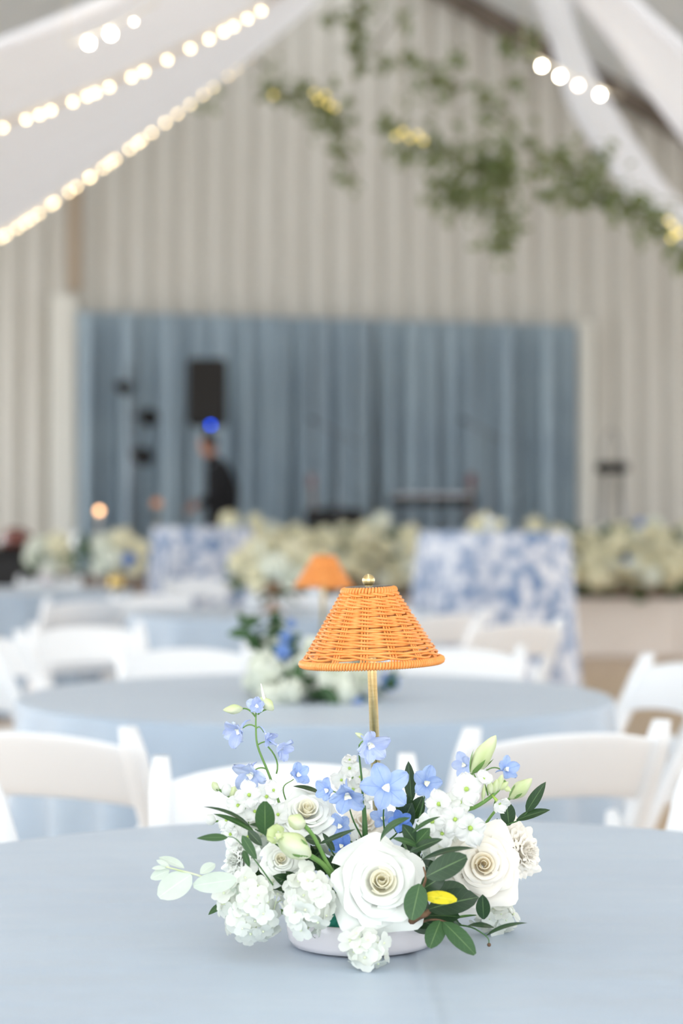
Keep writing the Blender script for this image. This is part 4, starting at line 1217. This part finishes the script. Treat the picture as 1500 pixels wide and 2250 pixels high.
arrangement(14.6, 105, 1.02,
            [('hydrangea', 'w', 85, 1205, 32, 0), ('hydrangea', 'i', 125, 1198, 32, 0), ('rose', 'w', 105, 1228, 26, -.05), ('rose', 'i', 140, 1222, 24, 0), ('rose', 'w', 70, 1226, 22, 0)],
            [(100, 1240, 30, 0)],
            'in the pale vase next to the black case', MB().add(*lathe([(1e-6, -.26), (.05, -.26), (.055, -.1), (.04, 0), (.05, .03), (1e-6, .02)], 24)).mesh('vase', M['bowl']), 'pale vase of white flowers next to the black case', 'vase', 44)

# ------------------------------------------------------------------ cocktail tables in toile cloths
def cocktail(px, Y, R, H_, label, clabel, seed):
    X = (px - 750) * Y / FPX
    t = thing('cocktail_table', label, 'table', (X, Y, 0)); W = WM[t.name]
    new('tabletop', MB().add(*lathe([(1e-6, H_ - .03), (R - .01, H_ - .03), (R - .01, H_ - .006), (1e-6, H_ - .006)], 36)).mesh('tabletop', M['wood_leg']), t, W)
    new('pole', MB().add(*lathe([(.03, .02), (.03, H_ - .03)], 12)).mesh('pole', M['metal']), t, W)
    new('base', MB().add(*lathe([(1e-6, 0), (R * .7, 0), (R * .7, .012), (.04, .03), (1e-6, .03)], 28)).mesh('base', M['metal']), t, W)
    c = new('toile_tablecloth', cloth_mesh('toile_tablecloth', R, H_, M['toile'], 7, seed, (8, 12, 120), .13), None, Matrix.Translation((X, Y, H_)))
    tag(c, clabel, 'tablecloth')
cocktail(1085, 11.6, .425, 1.16, 'tall cocktail table under the large blue and white toile cloth', 'large blue and white toile cloth on cocktail table near the flower bank', 5)
cocktail(445, 15.6, .38, 1.17, 'tall cocktail table in front of the person on stage', 'blue and white toile cloth in front of the person on stage', 6)
small = lamp
p = at(320, 1165, 15.6)
dup(lamp, Matrix.Translation(Vector((at(345, 1140, 15.45).x, 15.45, 1.17))) @ Matrix.Scale(.55, 4), 'tiny orange shaded lamp on the smaller toile table')
# candles and small glasses
def candle(px, py, Y, label, zbase):
    t = thing('votive_candle', label, 'candle', (at(px, py, Y).x, Y, zbase)); W = WM[t.name]
    z = at(px, py, Y).z - zbase
    new('candle_stick', MB().add(*lathe([(1e-6, 0), (.03, 0), (.03, .008), (.008, .014), (.008, z - .06), (.016, z - .05), (.014, z - .02), (1e-6, z - .02)], 16)).mesh('candle_stick', M['wax']), t, W)
    new('flame', MB().add(*ball(.022, 10, 8, (0, 0, z))).mesh('flame', M['flame']), t, W)
candle(218, 1122, 15.8, 'glowing warm candle beside the pale vase and stage', SZ * 0)
def votive(px, py, Y, label, zb):
    X = at(px, py, Y).x; h = at(px, py, Y).z - zb + .03
    o = new('glass', MB().add(*lathe([(1e-6, 0), (.03, 0), (.032, .004), (.008, .01), (.007, h * .5), (.03, h * .65), (.034, h), (.032, h), (.026, h * .66), (1e-6, h * .56)], 20)).mesh('glass', M['glass']), None, Matrix.Translation((X, Y, zb)))
    tag(o, label, 'glass')
votive(168, 1180, 13.3, 'clear stemmed glass on the gold vase table', .762)
votive(555, 1324, 9.75, 'clear stemmed glass before the compote on third table', .762)
votive(1075, 1150, 11.5, 'clear stemmed glass on the large toile table', 1.162)
votive(690, 1290, 10.05, 'clear stemmed glass beside the compote on third table', .762)

# ------------------------------------------------------------------ flower bank along the stage front
rg = random.Random(77)
def bank(x0, x1, n, label, group, seed):
    rg = random.Random(seed); blobs = []
    for i in range(n):
        px = rg.uniform(x0, x1); h = rg.random()
        top = 1160 + 14 * math.sin(px * .021) + 10 * math.sin(px * .057)
        py = top + (1272 - top) * h + rg.uniform(-6, 6)
        Y = 17.62 - .30 * h + rg.uniform(-.14, .10)
        kind = rg.choice(('hydrangea', 'hydrangea', 'rose'))
        key = rg.choice('iiiw')
        p = at(px, py, Y)
        head(kind, key, p, rg.uniform(.065, .115), (rg.uniform(-.5, .5), -1, rg.uniform(0, .9)),
             '%s %s %s' % ({'w': 'white', 'i': 'ivory'}[key], kind, label), '%s %s' % (kind, group), rg.uniform(0, 6))
    for px in range(int(x0), int(x1), 26):
        blobs.append((at(px, rg.uniform(1180, 1275), 17.6), .15))
    o = thing('foliage_bank', 'green leaves %s' % label, 'foliage', (at((x0 + x1) / 2, 1200, 17.6).x, 17.6, SZ))
    q = new('foliage', leaf_cloud(blobs, n * 7, .13, seed + 1, M['bg_leaf']), o)
    q['kind'] = 'stuff'
bank(475, 930, 105, 'in the stage flower bank behind the orange lamp', 'in the bank behind the lamp', 5)
bank(1170, 1560, 100, 'in the stage flower bank beyond the large toile table', 'in the bank beyond the toile table', 6)
for k, (px, py) in enumerate(((1065, 1140), (1085, 1150), (1048, 1152))):
    head('rose', 'i', at(px, py, 11.7), .05, (0, -.8, .5), 'ivory rose in the posy on the large toile table', 'roses on toile table', k)
for px, py in ((1405, 1150), (1378, 1235)):
    head('delphinium', 'b', at(px, py, 17.3), .05, (0, -1, .4), 'blue delphinium bloom in the stage flower bank beyond the large toile table', 'blue blooms in the bank')

# ------------------------------------------------------------------ on the stage
# loudspeaker on its pole
SY = 20.9
c = at(456, 863, SY)
t = thing('loudspeaker', 'black loudspeaker on tall pole above the person in black', 'speaker', (c.x, SY, SZ)); W = Matrix.Translation((c.x, SY, 0))
new('cabinet', MB().add(*box(.40, .34, .70, (0, 0, c.z), .03)).mesh('cabinet', M['black'], False), t, W)
new('grille', MB().add(*box(.36, .012, .64, (0, -.175, c.z), .005)).mesh('grille', M['grille'], False), t, W)
new('pole', MB().add(*tube([(0, 0, SZ + .1), (0, 0, c.z - .35)], .018, 10)).mesh('pole', M['black']), t, W)
for k in range(3):
    a = k * 2.094 + .5
    new('leg', MB().add(*tube([(0, 0, SZ + .55), (.42 * math.cos(a), .42 * math.sin(a), SZ + .012)], .012, 8)).mesh('leg', M['black']), t, W)
new('status_light', MB().add(*ball(.020, 12, 8, at(463, 934, SY - .19) - Vector((c.x, SY, 0)) + Vector((0, SY - SY, 0)))).mesh('status_light', M['led']), t, W)
# person in black
PY = 20.3
pc = Vector((at(484, 1140, PY).x, PY, SZ))
def skin_mesh(name, verts, edges, radii, mt, root=0, sub=2):
    me_ = bpy.data.meshes.new(name)
    me_.from_pydata([tuple(v) for v in verts], edges, [])
    o_ = bpy.data.objects.new(name, me_)
    C.objects.link(o_)
    sm = o_.modifiers.new('skin', 'SKIN'); sm.use_smooth_shade = True
    lay = me_.skin_vertices[0].data
    for i, r in enumerate(radii):
        lay[i].radius = r if hasattr(r, '__len__') else (r, r)
        lay[i].use_root = (i == root)
    ss = o_.modifiers.new('sub', 'SUBSURF'); ss.levels = sub; ss.render_levels = sub
    dg = bpy.context.evaluated_depsgraph_get()
    m2 = bpy.data.meshes.new_from_object(o_.evaluated_get(dg))
    bpy.data.objects.remove(o_)
    m2.name = name
    m2.materials.clear(); m2.materials.append(mt)
    m2.polygons.foreach_set('use_smooth', [True] * len(m2.polygons))
    return m2
pv = [(0.02, 0, .86), (0.03, 0, 1.05), (0.00, 0, 1.24), (-.05, 0, 1.34),            # pelvis, waist, chest, neck base
      (.02, -.10, .82), (-.02, -.11, .46), (.03, -.11, .08), (-.10, -.12, .03),      # near leg
      (.05, .10, .82), (.06, .11, .46), (.10, .11, .08), (-.03, .12, .03),           # far leg
      (0.0, -.19, 1.28), (0.03, -.24, 1.02), (-.16, -.22, .86), (-.22, -.21, .82),   # near arm
      (0.0, .19, 1.28), (0.02, .24, 1.02), (-.18, .20, .90), (-.24, .19, .87),
      (-.09, 0, 1.42)]
pe = [(0, 1), (1, 2), (2, 3), (3, 20), (0, 4), (4, 5), (5, 6), (6, 7), (0, 8), (8, 9), (9, 10), (10, 11), (2, 12), (12, 13), (13, 14), (14, 15), (2, 16), (16, 17), (17, 18), (18, 19)]
pr = [.19, .18, .19, .085, .14, .09, .06, .045, .14, .09, .06, .045, .075, .052, .04, .036, .065, .052, .04, .036, .055]
person = thing('person', 'person in black clothes standing on stage beneath the loudspeaker', 'person', pc)
PW = Matrix.Translation(pc) @ Matrix.Diagonal((1.0, .9, .885, 1))
new('body', skin_mesh('body', pv, pe, pr, M['suit']), person, PW)
def headfn(r, z, a): return r * (1 + .10 * math.cos(a - PI) * (1 if z < .02 else .3))
hd = MB().add(*lathe([(1e-6, -.13), (.05, -.125), (.07, -.08), (.08, -.02), (.084, .03), (.078, .07), (.05, .105), (1e-6, .118)], 18, headfn))
hd.add(*ball(.014, 8, 6, (-.094, 0, -.02))).add(*ball(.018, 8, 6, (0, -.082, -.02))).add(*ball(.018, 8, 6, (0, .082, -.02)))
HM = PW @ Matrix.Translation((-.12, 0, 1.52)) @ Matrix.Rotation(-.25, 4, 'Y')
new('head', hd.mesh('head', M['skin']), person, HM)
new('hair', MB().add(*lathe([(.088, -.03), (.094, .02), (.088, .07), (.056, .115), (1e-6, .128)], 18), M=Matrix.Translation((.016, 0, 0))).mesh('hair', M['hair']), person, HM)
for s, base in ((-1, (-.22, -.21, .82)), (1, (-.24, .19, .87))):
    hv = [Vector(base), Vector(base) + Vector((-.05, 0, -.03))]
    he = [(0, 1)]; hr = [.034, .034]
    for q in range(4):
        d = (q - 1.5) * .018
        n0 = len(hv)
        hv += [hv[1] + Vector((-.03, d, -.01)), hv[1] + Vector((-.06, d * 1.1, -.03)), hv[1] + Vector((-.075, d * 1.1, -.055 + .005 * q))]
        he += [(1, n0), (n0, n0 + 1), (n0 + 1, n0 + 2)]; hr += [.010, .009, .008]
    n0 = len(hv)
    hv += [hv[0] + Vector((-.02, -s * .035, .0)), hv[0] + Vector((-.05, -s * .05, -.01))]
    he += [(0, n0), (n0, n0 + 1)]; hr += [.011, .009]
    new('hand', skin_mesh('hand', hv, he, hr, M['skin'], 0, 1), person, PW)
# tree of stage lights
c = at(285, 800, 21.3)
t = thing('light_stand', 'slim stand holding three black stage lights before the blue curtain', 'light stand', (c.x, 21.3, SZ)); W = Matrix.Translation((c.x, 21.3, 0))
new('pole', MB().add(*tube([(0, 0, SZ + .05), (0, 0, c.z)], .016, 8)).mesh('pole', M['metal']), t, W)
for k in range(3):
    a = k * 2.094
    new('leg', MB().add(*tube([(0, 0, SZ + .4), (.35 * math.cos(a), .35 * math.sin(a), SZ + .012)], .01, 6)).mesh('leg', M['metal']), t, W)
for px, py, r in ((268, 850, .075), (322, 915, .095), (308, 1000, .10)):
    q = at(px, py, 21.25)
    g = MB().add(*lathe([(1e-6, -.12), (r * .6, -.12), (r * .8, -.04), (r, .06), (r * 1.02, .12), (r * .9, .12), (1e-6, .09)], 20))
    f = new('spotlight', g.mesh('spotlight', M['black']), t, zframe(q, (.5, -1, -.2)))
    new('bracket', MB().add(*tube([q, (q + Vector((c.x, 21.3, q.z))) / 2, (c.x, 21.3, q.z)], .01, 6)).mesh('bracket', M['black']), f)
# black stool with a thin curved back at the side of the stage
YS = 20.6
c = at(1345, 1028, YS)
t = thing('bar_stool', 'tall black stool with thin curved wire back beside the pale post', 'stool', (c.x, YS, SZ)); W = Matrix.Translation((c.x, YS, 0))
new('seat', MB().add(*lathe([(1e-6, c.z - .05), (.15, c.z - .05), (.175, c.z - .02), (.17, c.z + .04), (.13, c.z + .06), (1e-6, c.z + .06)], 28)).mesh('seat', M['black']), t, W)
for k in range(4):
    a = PI / 4 + k * PI / 2
    new('leg', MB().add(*tube([(.11 * math.cos(a), .11 * math.sin(a), c.z - .05), (.2 * math.cos(a), .2 * math.sin(a), SZ)], .01, 8)).mesh('leg', M['metal']), t, W)
new('foot_ring', MB().add(*tube([(p_[0], p_[1], SZ + .25) for p_ in ringpts(.172, 0, 28)], .008, 6, True)).mesh('foot_ring', M['metal']), t, W)
new('back_wire', MB().add(*tube(bez((-.12, .12, c.z), (.0, .16, c.z + .8), (.14, .12, c.z), 14), .008, 6)).mesh('back_wire', M['metal']), t, W)
# band gear behind the flowers: amplifier, guitar, keyboard, microphone stands
c = at(735, 1112, 21.0)
t = thing('amplifier', 'dark guitar amplifier low on stage behind the flower bank', 'amplifier', (c.x, 21, SZ)); W = Matrix.Translation((c.x, 21.0, 0))
zc = SZ + .36
new('cabinet', MB().add(*box(.62, .3, .70, (0, 0, zc), .03)).mesh('cabinet', M['black'], False), t, W)
new('grille', MB().add(*box(.54, .012, .46, (0, -.155, zc - .07), .004)).mesh('grille', M['grille'], False), t, W)
new('handle', MB().add(*tube(bez((-.1, 0, zc + .35), (0, 0, zc + .42), (.1, 0, zc + .35)), .01, 6)).mesh('handle', M['black']), t, W)
def guitar(px, py, Y, lean, label):
    c_ = at(px, py, Y)
    t_ = thing('guitar', label, 'guitar', (c_.x, Y, SZ)); W_ = Matrix.Translation((c_.x, Y, SZ + .02)) @ Matrix.Rotation(lean, 4, 'Y') @ Matrix.Rotation(-.12, 4, 'X')
    prof = [(0, .0), (.10, .01), (.165, .07), (.175, .14), (.14, .22), (.115, .27), (.13, .34), (.12, .40), (.07, .44), (.03, .45)]
    pts = prof + [(-x, z) for x, z in reversed(prof[1:])]
    n = len(pts)
    V = [(x, -.045, z) for x, z in pts] + [(x, .045, z) for x, z in pts]
    F = [tuple(range(n)), tuple(range(2 * n - 1, n - 1, -1))] + [(i, i + n, (i + 1) % n + n, (i + 1) % n) for i in range(n)]
    new('body', MB().add(V, F).mesh('body', M['guitar'], False), t_, W_)
    new('neck', MB().add(*box(.05, .025, .52, (0, -.04, .68), .006)).mesh('neck', M['twig'], False), t_, W_)
    new('headstock', MB().add(*box(.075, .02, .14, (0, -.03, 1.0), .008)).mesh('headstock', M['guitar'], False), t_, W_)
guitar(1030, 1090, 21.2, .03, 'red-brown guitar propped upright near the pale post')
guitar(695, 1100, 21.5, -.05, 'red-brown guitar propped beside the dark amplifier')
c = at(950, 1100, 20.8)
t = thing('keyboard', 'dark stage keyboard on crossed stand behind large toile table', 'keyboard', (c.x, 20.8, SZ)); W = Matrix.Translation((c.x, 20.8, 0))
new('case', MB().add(*box(.9, .3, .10, (0, 0, c.z), .02)).mesh('case', M['black'], False), t, W)
new('keys', MB().add(*box(.8, .15, .02, (0, -.06, c.z + .055), .004)).mesh('keys', M['bowl'], False), t, W)
for s in (-1, 1):
    new('leg', MB().add(*tube([(-s * .35, .05 * s, SZ + .01), (s * .35, .05 * s, c.z - .05)], .014, 8)).mesh('leg', M['metal']), t, W)
def mic(px, py, Y, label):
    c_ = at(px, py, Y)
    t_ = thing('microphone_stand', label, 'microphone stand', (c_.x, Y, SZ)); W_ = Matrix.Translation((c_.x, Y, 0))
    new('base', MB().add(*lathe([(1e-6, SZ), (.14, SZ), (.14, SZ + .015), (.02, SZ + .03), (1e-6, SZ + .03)], 20)).mesh('base', M['black']), t_, W_)
    new('pole', MB().add(*tube([(0, 0, SZ + .02), (0, 0, c_.z)], .01, 8)).mesh('pole', M['metal']), t_, W_)
    new('boom', MB().add(*tube([(.2, 0, c_.z - .12), (-.22, -.05, c_.z + .1)], .008, 8)).mesh('boom', M['metal']), t_, W_)
    new('microphone', MB().add(*tube([(-.22, -.05, c_.z + .1), (-.30, -.06, c_.z + .13)], [.012, .026], 10)).mesh('microphone', M['black']), t_, W_)
mic(745, 950, 20.4, 'slim microphone stand above the dark amplifier')
mic(1075, 950, 20.4, 'slim microphone stand near the guitar by pale post')
# black case at the far side
c = at(25, 1225, 15.0)
t = thing('equipment_case', 'black equipment case with brown bag on top near the cream wall', 'case', (c.x, 15, 0)); W = Matrix.Translation((c.x, 15.0, 0))
new('body', MB().add(*box(.34, .5, .98, (0, 0, .50), .03)).mesh('body', M['black'], False), t, W)
new('lid', MB().add(*box(.35, .51, .04, (0, 0, 1.0), .012)).mesh('lid', M['black'], False), t, W)
new('handle', MB().add(*tube(bez((-.08, -.26, .7), (0, -.32, .7), (.08, -.26, .7)), .01, 6)).mesh('handle', M['metal']), t, W)
def bagfn(r, z, a): return r * (1 + .12 * math.sin(3 * a) + .05 * math.sin(7 * a))
o = new('bag', MB().add(*lathe([(1e-6, 0), (.1, 0), (.125, .03), (.11, .09), (.06, .14), (1e-6, .15)], 24, bagfn)).mesh('bag', M['guitar']), None, Matrix.Translation((c.x + .03, 15.0, 1.022)))
tag(o, 'soft brown bag lying on the black equipment case', 'bag')

# ------------------------------------------------------------------ hanging greenery
def vine(label, pts, Y, blobs, n, seed, hang=True, size=.078):
    P = [at(x, y, Y + d) for x, y, d in pts]
    t = thing('hanging_greenery', label, 'greenery', P[0])
    new('stem', MB().add(*tube(spline(P, 24), .007, 5)).mesh('stem', M['vine_stem']), t)
    q = new('foliage', leaf_cloud([(at(x, y, Y + d), r * Y / FPX) for x, y, r, d in blobs], int(n * 1.45), size, seed, M['vine_leaf'], droop=.6, spread=.55), t)
    q['kind'] = 'stuff'
    top = P[0]
    zr = roof_z(top.x)
    new('hanging_wire', MB().add(*tube([top, (top.x, top.y, zr - .01)], .0025, 5)).mesh('hanging_wire', M['wire']), t)
    return t
vine('leafy trail that drops in a tail below a yellow-lit clump', [(590, 195, 0), (650, 205, .1), (710, 215, 0), (745, 260, 0), (755, 340, 0), (772, 390, 0)], 13.0,
     [(600, 198, 24, 0), (640, 205, 22, 0), (690, 215, 40, 0), (725, 235, 46, 0), (745, 275, 26, 0), (745, 330, 22, 0), (762, 375, 26, 0), (715, 255, 34, .2)], 190, 1)
vine('sparse leafy strand high up near the roof ridge', [(800, -60, 0), (795, 0, 0), (785, 60, 0), (790, 140, .1), (880, 30, .3)], 12.5,
     [(795, 10, 34, 0), (785, 60, 30, 0), (880, 35, 22, .2), (785, 100, 18, 0), (790, 140, 16, 0), (850, 140, 22, .3), (725, 40, 16, .2), (900, 120, 24, .2)], 120, 2)
vine('dense cascading clump of leaves at the heart of the installation', [(880, 300, 0), (940, 330, 0), (1020, 350, 0), (1080, 400, -.1), (1105, 470, -.1), (1095, 545, -.1)], 12.6,
     [(895, 320, 44, 0), (945, 320, 40, 0), (1010, 350, 60, 0), (1060, 380, 64, .1), (1000, 410, 46, 0), (1090, 420, 66, -.1), (1040, 430, 40, 0), (1110, 490, 44, -.1), (1098, 535, 34, -.1), (960, 425, 26, 0), (1080, 345, 46, 0), (1110, 370, 40, 0)], 520, 3)
vine('thin leafy strands around the upper middle of the installation', [(940, 130, 0), (960, 190, 0), (1050, 190, 0), (1080, 245, 0), (1140, 300, 0), (1180, 370, 0)], 13.0,
     [(920, 185, 34, 0), (960, 160, 30, 0), (985, 200, 26, .2), (1065, 205, 34, 0), (1085, 245, 32, 0), (1140, 180, 24, 0), (1150, 90, 36, .2), (1110, 95, 22, .2), (1165, 300, 26, .2), (1190, 360, 26, .2), (860, 270, 30, .2), (1000, 120, 22, .3), (1120, 330, 28, .1)], 230, 4)
vine('leafy branch running down alongside the gathered white drape', [(1190, 330, 0), (1240, 370, 0), (1300, 380, 0), (1370, 450, 0), (1450, 485, 0), (1530, 540, 0)], 12.2,
     [(1240, 370, 40, 0), (1290, 395, 44, 0), (1320, 350, 30, .1), (1265, 430, 30, 0), (1350, 450, 40, 0), (1405, 460, 48, 0), (1440, 490, 44, 0), (1490, 540, 44, 0), (1230, 330, 22, .2), (1205, 430, 22, .2), (1310, 420, 34, 0), (1500, 570, 30, 0)], 330, 5)
vine('few leaves half hidden behind the lower white ceiling drape', [(420, 150, 0), (470, 160, 0), (505, 110, 0), (590, 145, 0)], 15.0,
     [(430, 150, 22, 0), (500, 108, 24, 0), (465, 190, 20, 0), (590, 145, 24, 0), (460, 230, 18, 0)], 60, 6)
fb = MB().add(*ball(.012, 8, 6)).mesh('fairy_bulb', M['fairy'])
def fairy(label, Y, pts):
    t = thing('fairy_light', label, 'fairy lights', at(*pts[0], Y))
    P = [at(x, y, Y) for x, y in pts]
    new('cord', MB().add(*tube(spline(P, 30), .002, 5)).mesh('cord', M['wire']), t)
    new('hanging_wire', MB().add(*tube([P[0], (P[0].x, P[0].y, roof_z(P[0].x) + .02)], .0015, 5)).mesh('hanging_wire', M['wire']), t)
    for p_ in P: new('bulb', fb, t, Matrix.Translation(p_ - Vector((0, 0, .012))))
fairy('fairy lights woven in the yellow-lit leafy clump', 12.7, [(690, 200), (700, 215), (715, 205), (722, 225), (735, 232), (600, 205)])
fairy('fairy lights woven in the dense cascading clump', 12.2, [(870, 295), (885, 285), (900, 300), (918, 292), (930, 305)])
fairy('fairy lights woven in the branch by the gathered drape', 11.9, [(1468, 480), (1478, 492), (1486, 510), (1474, 520), (1495, 505)])
